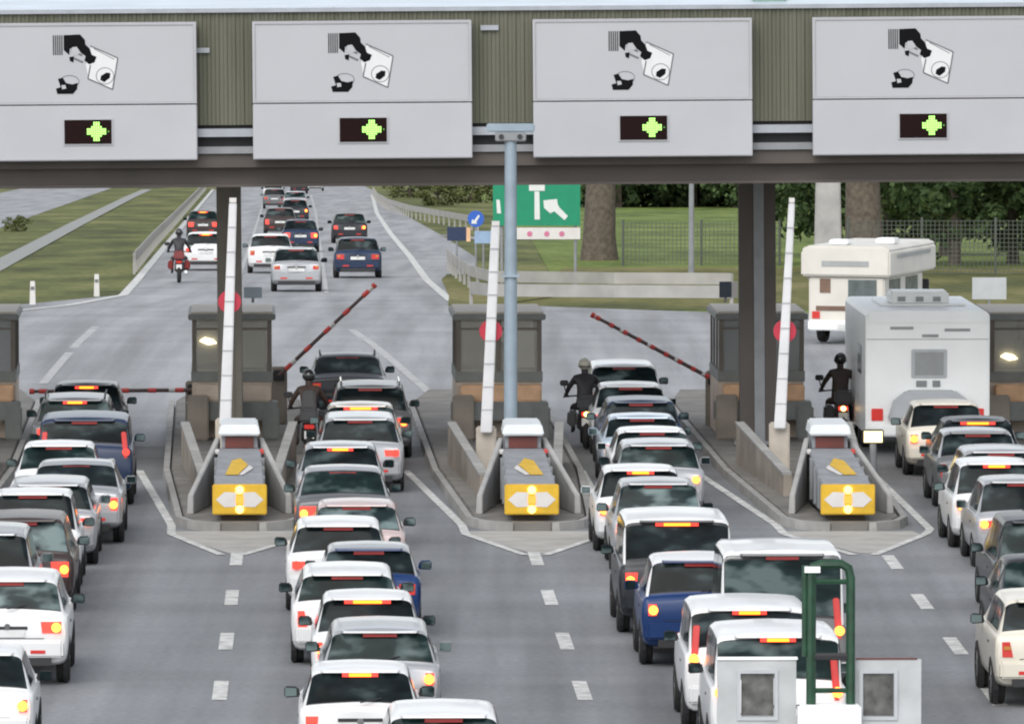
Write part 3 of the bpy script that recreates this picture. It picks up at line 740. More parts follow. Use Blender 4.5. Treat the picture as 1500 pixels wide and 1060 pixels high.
def make_car(kind, L, h, W, colour, label, X, Yrear, roofc=None, gate=None, rz=.026, brake=1, third=1, rack=0, lower=None, cat=None, group='cars queueing for the toll', lights='corner', glass=None, aerial=0, detail=2, z=None, pitch=0):
    nm = {'hatch': 'car', 'estate': 'estate_car', 'sedan': 'saloon_car', 'suv': 'off_road_car', 'van': 'van'}[kind]
    Yc = Yrear+L/2*math.cos(rz); Xc = X-math.sin(rz)*L/2
    t = thing(nm, (Xc, Yc, gz(Yc) if z is None else z), rz, label, cat or {'van': 'van'}.get(kind, 'car'), group)
    if Yc > 215: t.rotation_euler = (-math.atan(SL) if Yc > 240 else -math.atan(SL)*(Yc-210)/30, 0, rz)
    s = Surf(kind, L, h, W); m = PAINT[colour]; hl = L/2
    body = s.mesh().build('body', m, t, smooth=True)
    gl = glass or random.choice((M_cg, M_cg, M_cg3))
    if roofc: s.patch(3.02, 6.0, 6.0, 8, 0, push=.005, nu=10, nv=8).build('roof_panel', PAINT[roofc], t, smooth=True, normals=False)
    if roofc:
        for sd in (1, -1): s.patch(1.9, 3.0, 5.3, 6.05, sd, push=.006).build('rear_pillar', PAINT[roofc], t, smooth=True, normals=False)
    if gate: MB().box(-W*.70, W*.70, -hl-.03, -hl-.002, s.P[1][0].z+.30, s.P[1][4].z-.02).build('tailgate', PAINT[gate], t, bevel=.01)
    if detail:
        zz = s.P[1][4].z
        tg = MB().box(-W*.60, W*.60, -hl-.008, -hl-.001, zz-.285, zz-.275).build('tailgate_seam', M_trim, t)
        MB().disc((0, zz-.10), .045, -hl-.035, -hl-.002, 14).build('badge', M_chrome, tg)
    g0, g1 = s.g
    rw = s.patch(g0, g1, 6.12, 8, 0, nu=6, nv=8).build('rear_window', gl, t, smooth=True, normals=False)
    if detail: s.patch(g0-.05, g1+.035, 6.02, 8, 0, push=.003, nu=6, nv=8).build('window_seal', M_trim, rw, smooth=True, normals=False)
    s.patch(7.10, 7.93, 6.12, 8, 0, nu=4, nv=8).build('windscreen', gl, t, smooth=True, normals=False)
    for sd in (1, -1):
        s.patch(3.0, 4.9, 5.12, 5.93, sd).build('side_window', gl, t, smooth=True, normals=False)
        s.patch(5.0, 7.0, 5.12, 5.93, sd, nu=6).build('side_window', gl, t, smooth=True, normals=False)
    zs = s.P[1][4].z; zb = s.P[1][0].z; w1 = W*.95
    # bumper, plate, valance
    bp = MB().hexa([(-W*.90, -hl-.055, zb+.06), (W*.90, -hl-.055, zb+.06), (W*.985, -hl+.16, zb+.05), (-W*.985, -hl+.16, zb+.05),
                    (-W*.90, -hl-.06, zb+.30), (W*.90, -hl-.06, zb+.30), (W*.985, -hl+.16, zb+.31), (-W*.985, -hl+.16, zb+.31)]).build('rear_bumper', m if lower is None else lower, t, bevel=.03)
    if detail:
        MB().box(-W*.72, W*.72, -hl-.045, -hl+.05, zb-.06, zb+.055).build('valance', M_trim, t)
        MB().hexa([(-W*.86, hl-.15, .22), (W*.86, hl-.15, .22), (W*.74, hl+.04, .24), (-W*.74, hl+.04, .24), (-W*.86, hl-.15, .46), (W*.86, hl-.15, .46), (W*.74, hl+.03, .48), (-W*.74, hl+.03, .48)]).build('front_bumper', m, t, bevel=.03)
        for sd in (1, -1):
            MB().hexa([(sd*W*.45, hl-.06, zs-.36), (sd*W*.74, hl-.12, zs-.36), (sd*W*.74, hl-.3, zs-.36), (sd*W*.45, hl-.3, zs-.36), (sd*W*.45, hl-.06, zs-.23), (sd*W*.76, hl-.14, zs-.22), (sd*W*.76, hl-.3, zs-.22), (sd*W*.45, hl-.3, zs-.23)]).build('headlight', M_head, t, bevel=.01)
            MB().box(sd*W*.50-.11, sd*W*.50+.11, -hl-.066, -hl-.0605, zb+.12, zb+.17).build('reflector', M_tail, bp)
    zp = zb+.36 if kind != 'sedan' else zb+.35
    MB().box(-.26, .26, -hl-.022, -hl-.004, zp, zp+.11).build('number_plate', M_plate, t)
    MB().box(-.30, .30, -hl-.014, -hl-.002, zp+.115, zp+.16).build('plate_recess', M_trim, t)
    # tail lights
    lit = M_tail_on if brake else M_tail
    lamp_h = random.choice((.17, .22, .27, .30)); lamp_in = random.choice((.55, .62, .68, .72)); lamp_s = random.choice((-.03, .0, .06))
    for sd in (1, -1):
        if lights == 'corner':
            z0, z1 = zs-lamp_h, zs-.01
            q = MB().hexa([(sd*W*lamp_in, -hl-.018, z0), (sd*W*.895, -hl-.010, z0), (sd*W*.975, -hl+.16, z0+.02), (sd*W*lamp_in, -hl+.10, z0),
                           (sd*W*(lamp_in+lamp_s), -hl-.014, z1), (sd*W*.905, -hl-.002, z1), (sd*W*.985, -hl+.18, z1-.02), (sd*W*(lamp_in+lamp_s), -hl+.10, z1)]).build('tail_light', lit, t, bevel=.02)
            zc = (z0+z1)/2; xc = sd*W*.80
        else:
            z0, z1 = zs-.12, min(h-.28, zs+.48)
            xt = W*(.84 if kind == 'van' else .80)
            dy = .28 if kind != 'van' else .15
            q = MB().hexa([(sd*W*.80, -hl-.012, z0), (sd*W*.90, -hl-.004, z0), (sd*W*.955, -hl+.10, z0), (sd*W*.80, -hl+.1, z0),
                           (sd*(xt-.08), -hl+dy-.09, z1), (sd*(xt+.01), -hl+dy-.08, z1), (sd*(xt+.02), -hl+dy+.08, z1), (sd*(xt-.08), -hl+dy+.08, z1)]).build('tail_light', M_tail, t, bevel=.015)
            zc = z0+.13; xc = sd*W*.855
        if brake: MB().disc((xc, zc), .072, -hl-.050, -hl-.021 if lights == 'corner' else -hl-.014, 12).build('brake_lamp', M_tail_hot if brake > 1 or random.random() < .45 else M_tail_on, q)
        elif detail: MB().box(xc-.05, xc+.05, -hl-.034, -hl-.021, zc+.0, zc+.05).build('indicator', M_ind, q)
    # high-level brake light
    ytop = s.P[3][8].y; ztop = s.P[3][8].z
    if third is not None:
        hw = .24 if third < 2 else .34
        hb = MB().box(-hw, hw, ytop-.085, ytop+.03, ztop-.075, ztop-.022).build('high_brake_light', M_tail_on if third else M_third_off, t)
        if third: MB().box(-hw*.62, hw*.62, ytop-.095, ytop-.087, ztop-.070, ztop-.026).build('lit_lamp', M_third, hb)
        if detail: MB().hexa([(-W*.60, ytop-.12, ztop-.018), (W*.60, ytop-.12, ztop-.018), (W*.66, ytop+.08, ztop-.03), (-W*.66, ytop+.08, ztop-.03),
                   (-W*.60, ytop-.11, ztop+.006), (W*.60, ytop-.11, ztop+.006), (W*.66, ytop+.10, ztop+.014), (-W*.66, ytop+.10, ztop+.014)]).build('roof_spoiler', m, t, bevel=.006) if kind not in ('sedan',) else None
    # mirrors
    ym = s.P[7][5].y-.12; zm = zs+.06
    for sd in (1, -1):
        a = MB().hexa([(sd*(W-.04), ym, zm), (sd*(W+.19), ym-.05, zm-.01), (sd*(W+.17), ym+.10, zm), (sd*(W-.04), ym+.10, zm), (sd*(W+.0), ym, zm+.14), (sd*(W+.19), ym-.05, zm+.15), (sd*(W+.16), ym+.08, zm+.14), (sd*(W+.0), ym+.08, zm+.13)]).build('side_mirror', M_trim if random.random() < .6 else m, t, bevel=.02)
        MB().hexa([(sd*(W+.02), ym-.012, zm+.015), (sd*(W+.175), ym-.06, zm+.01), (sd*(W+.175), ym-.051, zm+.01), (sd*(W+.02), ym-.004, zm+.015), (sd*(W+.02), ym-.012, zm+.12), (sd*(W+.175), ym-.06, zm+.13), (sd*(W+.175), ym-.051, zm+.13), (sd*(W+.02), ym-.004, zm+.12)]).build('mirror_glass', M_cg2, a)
    # wheels
    r = .31 if kind not in ('suv', 'van') else .36
    for yy in (-hl+.78, hl-.82):
        for sd in (1, -1):
            wheel(t, sd*(W-.10), yy, r, .20)
            MB().disc((yy, r+.01), r+.055, sd*(W*.90), sd*(W*.955+.012), 20, axis='x').build('wheel_arch', M_trim, t)
    if detail:
        # door seams and handles
        for sd in (1, -1):
            yb = s.P[5][4].y
            MB().box(sd*(W*1.0)-.004, sd*(W*1.0)+.010, yb-.20, yb-.04, zs-.13, zs-.10).build('door_handle', M_trim, t)
        MB().tube([(0, -hl+.02 if kind != 'sedan' else s.P[2][8].y, s.P[2][8].z+.02), (.28, s.P[2][8].y+.03, s.P[2][8].z+.06)], .012, 6).build('rear_wiper', M_trim, t) if kind != 'sedan' else None
    if rack:
        for sd in (1, -1):
            MB().tube([(sd*W*.70, s.P[4][8].y, h-.03), (sd*W*.70, s.P[4][8].y+.1, h+.045), (sd*W*.70, s.P[6][8].y-.1, h+.045), (sd*W*.70, s.P[6][8].y, h-.02)], .018, 6).build('roof_rail', M_chrome if rack > 1 else M_trim, t)
    if aerial: MB().tube([(0, s.P[4][8].y+.1, h), (0, s.P[4][8].y-.12, h+.22)], .007, 5).build('aerial', M_trim, t)
    return t

DIM = {'hatch': (3.75, .83), 'estate': (4.35, .86), 'sedan': (4.35, .87), 'suv': (4.3, .91), 'van': (4.4, .93)}
YOFF = {'hatch': .42, 'estate': .32, 'sedan': 1.12, 'suv': .32, 'van': .20}
def solve(lst):
    """lst near to far: dict(kind,x,roof,h); pushes rears apart so that no two cars touch"""
    for c in lst:
        L, W = DIM[c['kind']]; c.setdefault('L', L); c.setdefault('W', W)
        zr = c['h']-.05
        c['Y'] = (HC-zr)*F/(c['roof']-YH)-YOFF[c['kind']]; c['Y0'] = c['Y']
    for _ in range(400):
        for a, b_ in zip(lst[:-1], lst[1:]):
            need = a['L']+.45
            d = need-(b_['Y']-a['Y'])
            if d > 0: a['Y'] -= d*.5; b_['Y'] += d*.5
    return lst
def q(kind, x, roof, h, colour, label, **k): return dict(kind=kind, x=x, roof=roof, h=h, colour=colour, label=label, k=k)
LA = [
 q('hatch', -42, 960, 1.48, 'white', 'white car at the bottom left corner with only its right tail light in view', brake=1, third=0),
 q('suv', 8, 850, 1.62, 'white', 'tall white car with big dark rear window at the lower left edge', brake=2, third=0, glass=M_cg2, L=4.2),
 q('suv', -33, 782, 1.72, 'silver', 'silver car half outside the left edge, behind the tall white one', brake=1, third=0),
 q('estate', 30, 760, 1.55, 'brown', 'dark brown car with red tail light at left, its rear window pale', brake=1, third=0, glass=M_cg2),
 q('hatch', 45, 727, 1.62, 'white', 'tall white car just ahead of the dark brown one at left', brake=1, third=0, L=3.6),
 q('estate', 68, 708, 1.46, 'silver', 'silver estate car with orange glowing tail light in left queue', brake=2, third=0),
 q('sedan', 108, 683, 1.42, 'silver', 'silver saloon car with rounded boot in the left queue', brake=1, third=0),
 q('hatch', 84, 645, 1.46, 'white', 'white hatchback with dark window and small red brake light, left queue', brake=1, third=0, L=3.6),
 q('van', 122, 622, 1.70, 'navy', 'dark blue people carrier with tall red tail light in left queue', brake=1, third=0, lights='tall', L=4.0),
 q('estate', 108, 583, 1.46, 'grey', 'grey estate car with lit brake light at head of left queue', brake=1, third=1, rack=1),
 q('hatch', 125, 567, 1.46, 'dark', 'dark car passing under the lowered striped barrier arm', brake=1, third=1),
]
LB = [
 q('estate', 650, 1051, 1.47, 'white', 'white car whose roof just enters the bottom edge', brake=0, third=0, L=4.2),
 q('hatch', 527, 985, 1.46, 'white', 'white hatchback with small orange brake light at the bottom of centre queue', brake=1, third=1),
 q('estate', 556, 925, 1.46, 'silver', 'silver car with glowing orange tail light at bottom of centre queue', brake=2, third=0),
 q('hatch', 538, 879, 1.50, 'white', 'white hatchback with long yellow and red brake light in centre queue', brake=1, third=2),
 q('estate', 508, 840, 1.43, 'white', 'white estate car with plain dark rear window in centre queue', brake=1, third=0),
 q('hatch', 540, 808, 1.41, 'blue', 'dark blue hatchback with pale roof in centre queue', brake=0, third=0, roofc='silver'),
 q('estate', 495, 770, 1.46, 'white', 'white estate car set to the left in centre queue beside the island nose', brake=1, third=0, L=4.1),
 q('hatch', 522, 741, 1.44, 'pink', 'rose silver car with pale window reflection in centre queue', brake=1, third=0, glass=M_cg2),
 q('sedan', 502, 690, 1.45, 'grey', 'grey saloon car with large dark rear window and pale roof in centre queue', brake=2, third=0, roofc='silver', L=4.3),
 q('hatch', 498, 655, 1.46, 'silver', 'silver hatchback with lit brake light bar in centre queue', brake=1, third=1),
 q('estate', 527, 614, 1.48, 'silver', 'silver estate car with unlit rear window in centre queue', brake=1, third=0),
 q('hatch', 528, 595, 1.42, 'beige', 'beige car with wide orange brake light near front of centre queue', brake=1, third=2, L=3.6),
 q('estate', 542, 567, 1.52, 'grey', 'grey estate car beside the booth at front of centre queue', brake=1, third=0, rack=2),
 q('sedan', 509, 522, 1.42, 'dark', 'dark saloon car just past the booth heading for the half raised barrier', brake=0, third=0, rack=1),
]
LC = [
 q('van', 1142, 932, 1.84, 'white', 'white van with lit brake light right behind the service truck ladder', brake=2, third=1, lights='tall', L=3.9),
 q('van', 1100, 892, 1.78, 'white', 'white van with orange brake strip in front of the tall dark windowed van', brake=2, third=1, lights='tall', L=3.9),
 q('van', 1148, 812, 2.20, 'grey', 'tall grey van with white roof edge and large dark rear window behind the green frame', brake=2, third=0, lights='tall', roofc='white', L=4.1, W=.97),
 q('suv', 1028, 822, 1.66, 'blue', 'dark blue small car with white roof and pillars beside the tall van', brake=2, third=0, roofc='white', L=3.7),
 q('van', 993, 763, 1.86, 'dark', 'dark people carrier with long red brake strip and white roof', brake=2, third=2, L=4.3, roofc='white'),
 q('hatch', 966, 708, 1.56, 'silver', 'silver hatchback with big rear window ahead of the dark people carrier', brake=2, third=0, glass=M_cg2),
 q('hatch', 940, 690, 1.50, 'white', 'white hatchback with yellow brake light in the right centre queue', brake=2, third=1, L=3.7),
 q('estate', 966, 652, 1.46, 'silver', 'silver estate car with red tail light showing on its right side', brake=1, third=0, L=3.9),
 q('hatch', 957, 632, 1.42, 'white', 'white hatchback with narrow dark window mid way in the right centre queue', brake=0, third=0, L=3.6),
 q('hatch', 942, 612, 1.40, 'lightblue', 'pale blue hatchback in the right centre queue', brake=1, third=0, L=3.6),
 q('estate', 940, 589, 1.45, 'navy', 'dark navy estate car near front of the right centre queue', brake=1, third=0, L=4.0),
 q('hatch', 925, 566, 1.46, 'white', 'white hatchback second in line before the slanting striped barrier', brake=1, third=0, L=3.8),
 q('estate', 915, 536, 1.50, 'white', 'white car first in line before the slanting striped barrier', brake=1, third=0, glass=M_cg2),
]
LD = [
 q('suv', 1552, 880, 1.60, 'cream', 'cream car at the lower right edge', brake=0, third=0, L=4.1),
 q('sedan', 1548, 822, 1.46, 'black', 'black saloon car behind the cream one at right edge', brake=1, third=0, L=4.2),
 q('estate', 1535, 765, 1.62, 'dark', 'dark car with red tail light at the right edge', brake=2, third=0, L=4.2),
 q('hatch', 1500, 706, 1.54, 'silver', 'silver hatchback with orange tail light at right edge', brake=2, third=0, L=3.8),
 q('hatch', 1464, 680, 1.56, 'white', 'white hatchback with yellow brake light in the right queue', brake=2, third=1, L=3.8),
 q('estate', 1470, 662, 1.48, 'silver', 'silver estate car with pale roof in the right queue', brake=1, third=0, L=4.0),
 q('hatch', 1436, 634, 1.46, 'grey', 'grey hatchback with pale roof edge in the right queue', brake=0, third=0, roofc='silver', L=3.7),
 q('hatch', 1436, 617, 1.42, 'dark', 'dark hatchback with wide orange brake light in the right queue', brake=1, third=2, L=3.6),
 q('hatch', 1389, 592, 1.48, 'cream', 'cream hatchback close behind the white caravan', brake=2, third=0, L=3.6),
]
for L_ in (LA, LB, LC, LD):
    for c in L_:
        for kk in ('L', 'W'):
            if kk in c['k']: c[kk] = c['k'].pop(kk)
    solve(L_)
    for c in L_:
        Yr = c['Y']+YOFF[c['kind']]
        dy = YH+(HC-c['h']+.05)*F/Yr-c['roof']
        print('%-8s x%5d roof%5d  Y %.1f  drow %+.1f  %s' % (c['kind'], c['x'], c['roof'], c['Y'], dy, c['label'][:40]))
        make_car(c['kind'], c['L'], c['h'], c['W'], c['colour'], c['label'], XY(c['x'], c['Y']), c['Y'], **c['k'])

# traffic beyond the plaza : (photo column, ground row, kind, colour)
FARC = [(434, 427, 'hatch', 'silver', 'silver car farthest back of those past the plaza, nearest to the left booth', 0),
 (396, 400, 'estate', 'white', 'white estate car driving off beside the silver one', 0),
 (524, 407, 'estate', 'navy', 'dark blue car driving off above the half raised barrier', 0),
 (512, 356, 'estate', 'dark', 'dark car with red tail lights ahead of the dark blue one', 1),
 (301, 396, 'estate', 'white', 'white car beside the dark car at the left edge line', 1),
 (297, 350, 'hatch', 'brown', 'dark car with red tail lights on the left lane of the motorway', 1),
 (440, 369, 'hatch', 'navy', 'dark blue car on the middle lane beyond the plaza', 1),
 (410, 345, 'estate', 'brown', 'dark red brown car on the middle lane beyond the plaza', 1),
 (432, 327, 'hatch', 'dark', 'dark green car far along the motorway on the right of two', 1),
 (432, 310, 'hatch', 'silver', 'small silver car with red lights far along the motorway', 1),
 (402, 305, 'estate', 'grey', 'small grey car far along the motorway', 0),
 (400, 293, 'hatch', 'white', 'tiny white car far along the motorway', 0),
 (438, 283, 'hatch', 'dark', 'tiny dark car under the canopy beam on the motorway', 0),
 (462, 279, 'hatch', 'white', 'tiny white car under the canopy beam on the motorway', 0)]
for (px_, gy_, kd, col, lab, bk) in FARC:
    Y = depth_of(gy_); h_ = {'hatch': 1.44, 'estate': 1.46, 'suv': 1.66}[kd]
    make_car(kd, DIM[kd][0], h_, DIM[kd][1], col, lab, XY(px_, Y), Y, rz=.030, brake=bk, third=bk if px_ % 2 else 0, group='cars driving off beyond the plaza', detail=1)
# ================================================================ other vehicles
M_cream = mat('cream_coach', (.60, .575, .52), .45, var=.08, scale=1.2)
M_cwhite = mat('caravan_white', (.86, .87, .86), .4, var=.05, scale=.8)
M_winbrown = mat('brown_window', (.16, .10, .07), .25, var=.2)
M_winteal = mat('grey_window', (.10, .12, .12), .2, var=.3)
M_seam = mat('seam_grey', (.30, .31, .31), .6)
M_cgrey = mat('caravan_grey', (.42, .44, .46), .5, var=.06)
def camper():
    Y = 216.5; X = XY(1186, Y)+.95
    t = thing('motorhome', (X, Y, gz(Y)), R(-17), 'old cream motorhome with boxy roof turning away at right behind the plaza', 'motorhome')
    b = MB()
    b.prism([(-.95, .42), (.95, .42), (1.0, .6), (1.0, 1.72), (-1.0, 1.72), (-1.0, .6)], 'y', 0, 4.0); b.build('lower_body', M_cream, t, bevel=.04)
    MB().prism([(-1.18, 1.74), (1.18, 1.74), (1.18, 2.40), (1.05, 2.52), (-1.05, 2.52), (-1.18, 2.40)], 'y', -.12, 4.7).build('upper_body', M_cream, t, bevel=.05)
    MB().hexa([(-.92, 4.02, .42), (.92, 4.02, .42), (.85, 5.5, .45), (-.85, 5.5, .45), (-.92, 4.02, 1.7), (.92, 4.02, 1.7), (.8, 5.2, 1.1), (-.8, 5.2, 1.1)]).build('cab', M_cream, t, bevel=.05)
    MB().box(-.70, -.42, -.02, -.004, 1.32, 1.68).build('rear_window', M_winbrown, t)
    MB().box(.05, .80, -.02, -.004, 1.15, 1.66).build('rear_window', M_winteal, t)
    MB().box(-.62, .62, -.135, -.124, 2.0, 2.14).build('stripe', M_seam, t)
    MB().box(-.80, .80, -.02, -.004, .86, .98).build('stripe', M_winbrown, t)
    MB().box(1.005, 1.02, .5, 1.6, 1.05, 1.65).build('side_window', M_winteal, t)
    MB().box(1.005, 1.02, 2.2, 3.4, 1.05, 1.65).build('side_window', M_winteal, t)
    MB().box(1.19, 1.21, .6, 4.0, 2.2, 2.3).build('awning', M_seam, t)
    bp = MB().box(-.98, .98, -.16, 0-.003, .36, .62).build('rear_bumper', M_cwhite, t, bevel=.03)
    for s in (-1, 1):
        MB().box(s*.80-.1, s*.80+.1, -.03, -.004, .66, .84).build('tail_light', M_tail, t)
        wheel(t, s*.86, .95, .36, .24); wheel(t, s*.82, 4.5, .36, .22)
        MB().box(s*1.0-.09, s*1.0+.09, 4.25, 4.35, 1.2, 1.5).build('side_mirror', M_trim, t, bevel=.02)
    MB().box(-.60, -.10, .5, 1.0, 2.53, 2.66).build('roof_light', M_cwhite, t, bevel=.03)
    MB().box(.45, .95, 1.2, 1.8, 2.53, 2.68).build('roof_light', M_cwhite, t, bevel=.03)
    MB().box(-.2, .2, -.18, -.165, .42, .53).build('number_plate', M_plate, bp)
camper()
def caravan():
    Y = 175.4; X = XY(1360, Y)
    t = thing('caravan', (X, Y, 0), .03, 'big white caravan with flat rear wall and small grey window at the right booth', 'caravan')
    def prof(w, z0, z1, r): return [(-w, z0), (w, z0), (w, z1-r), (w-r*.35, z1-r*.3), (w-r, z1), (-w+r, z1), (-w+r*.35, z1-r*.3), (-w, z1-r)]
    MB().prism(prof(1.29, .40, 2.97, .10), 'y', 0, 6.2).build('body', M_cwhite, t, bevel=.03)
    MB().box(-1.24, 1.24, -.035, -.003, 2.72, 2.90).build('roof_moulding', M_cwhite, t, bevel=.015)
    for (a, c, z_) in ((-.78, -.30, 2.62), (.35, .88, 2.58), (-.12, .22, 2.46)):
        MB().box(a, c, -.02, -.003, z_-.03, z_+.03).build('marker_strip', M_seam, t)
    MB().box(-1.26, 1.26, -.012, -.003, 2.38, 2.395).build('seam', M_seam, t)
    wd = MB().box(-.34, .40, -.030, -.003, 1.58, 2.18).build('rear_window', M_cgrey, t, bevel=.02)
    MB().box(-.27, .33, -.036, -.031, 1.64, 2.12).build('pane', mat('dull_pane', (.27, .28, .28), .3, var=.1), wd)
    for (a, c) in ((-.24, -.02), (.10, .26)): MB().box(a, c, -.03, -.003, 1.40, 1.53).build('vent', M_grey, t)
    MB().prism([(-.85, .72), (.95, .72), (.85, 1.12), (.55, 1.34), (-.45, 1.34), (-.72, 1.12)], 'y', -.30, -.003).build('rear_locker', M_cgrey, t, bevel=.05)
    MB().box(-1.22, 1.22, -.14, -.003, .38, .62).build('rear_bumper', M_cwhite, t, bevel=.03)
    for s in (-1, 1):
        MB().box(s*1.05-.12, s*1.05+.12, -.04, -.003, .70, .95).build('tail_light', M_tail, t, bevel=.01)
        wheel(t, s*1.12, 2.3, .34, .2); wheel(t, s*1.12, 3.05, .34, .2); wheel(t, s*1.05, 5.6, .34, .2)
        MB().box(s*1.292, s*1.305, 1.2, 2.2, 1.6, 2.2).build('side_window', M_winteal, t)
    MB().box(-.2, .2, -.16, -.142, .45, .56).build('number_plate', M_plate, t)
    r = MB().box(-.62, .62, 2.2, 3.3, 2.98, 3.27).build('roof_unit', M_cwhite, t, bevel=.05)
    for x_ in (-.38, 0, .36): MB().box(x_-.08, x_+.08, 2.18, 2.198, 3.06, 3.16).build('grille', M_seam, r)
    MB().box(-.85, .95, 2.0, 4.4, 2.975, 3.02).build('roof_rack', M_cwhite, t)
caravan()
M_gframe = mat('green_frame', (.011, .05, .024), .5, var=.3, scale=6)
M_tboard = mat('trailer_panel', (.42, .435, .44), .5, var=.16, scale=2)
M_winpane = mat('dull_window', (.10, .10, .095), .25, var=.6, scale=5)
def trailer():
    Y = 107.6; X = XY(1206, Y); s_ = F/Y
    t = thing('trailer', (X, Y, 0), .02, 'pale trailer with two square windows and tall green ladder frame, bottom right', 'trailer')
    def lx(p): return (p-1206)/s_
    def lz(p): return HC-(p-YH)/s_
    # rear board with two window openings
    zt = lz(968); b = MB(); th = .10
    xs = [lx(1052), lx(1086), lx(1136), lx(1266), lx(1312), lx(1352)]; w0, w1 = lz(1052), lz(988); m0, m1 = lx(1168), lx(1254)
    b.box(xs[0], m0, 0, th, w1, zt); b.box(m1, xs[5], 0, th, w1, zt); b.box(xs[0], xs[5], 0, th, .55, w0)
    b.box(xs[0], xs[1], 0, th, w0, w1); b.box(xs[2], m0, 0, th, w0, w1); b.box(m1, xs[3], 0, th, w0, w1); b.box(xs[4], xs[5], 0, th, w0, w1)
    bd = b.build('rear_board', M_tboard, t)
    for (a, c) in ((xs[1], xs[2]), (xs[3], xs[4])):
        MB().box(a+.01, c-.01, .03, .05, w0+.01, w1-.01).build('window_pane', M_winpane, bd)
        f = MB(); e = .045
        f.box(a-e, c+e, -.02, -.002, w1, w1+e); f.box(a-e, c+e, -.02, -.002, w0-e, w0); f.box(a-e, a, -.02, -.002, w0, w1); f.box(c, c+e, -.02, -.002, w0, w1)
        f.build('window_frame', M_cgrey, bd)
    MB().box(lx(1256), lx(1346), -.012, .08, zt+.002, zt+.02).build('red_edge', M_dred, t)
    MB().box(xs[0], lx(1170), -.02, .12, zt+.002, zt+.03).build('top_rail', M_cwhite, t)
    MB().box(lx(1169), lx(1262), -.30, -.003, .75, lz(1032)).build('tool_box', M_cwhite, t, bevel=.03)
    MB().box(-1.2, 1.2, .11, 2.9, .55, .70).build('bed', M_grey, t)
    MB().box(-1.2, 1.2, -.12, -.003, .42, .56).build('rear_beam', M_trim, t)
    for s in (-1, 1):
        wheel(t, s*1.08, 1.4, .33, .2)
        MB().box(s*.95-.14, s*.95+.14, -.15, -.122, .44, .54).build('tail_light', M_tail, t)
        MB().tube([(s*.5, 2.9, .6), (0, 4.1, .5)], .04, 6).build('drawbar', M_trim, t)
    # ladder frame
    L_, R_, T_ = lx(1189), lx(1247), lz(826); B_ = lz(1034)
    g = MB(); g.tube([(L_, -.12, B_), (L_, -.12, T_-.12), (L_+.03, -.12, T_-.03), (L_+.12, -.12, T_), (R_-.12, -.12, T_), (R_-.03, -.12, T_-.05), (R_, -.12, T_-.18), (R_, -.12, B_)], .062, 8)
    fr = g.build('ladder_frame', M_gframe, t, smooth=True)
    MB().tube([(L_-.075, -.1, lz(962)), (L_-.075, -.1, T_-.02)], .045, 8).build('brace', M_gframe, fr)
    for zz in (852, 962, 1012): MB().tube([(L_, -.12, lz(zz)), (R_, -.12, lz(zz))], .035 if zz != 962 else .05, 6).build('rung', M_gframe if zz != 962 else M_dark, fr)
    MB().box(L_-.09, L_+.11, -.2, -.17, lz(838), lz(829)).build('frame_plate', M_cwhite, fr)
trailer()

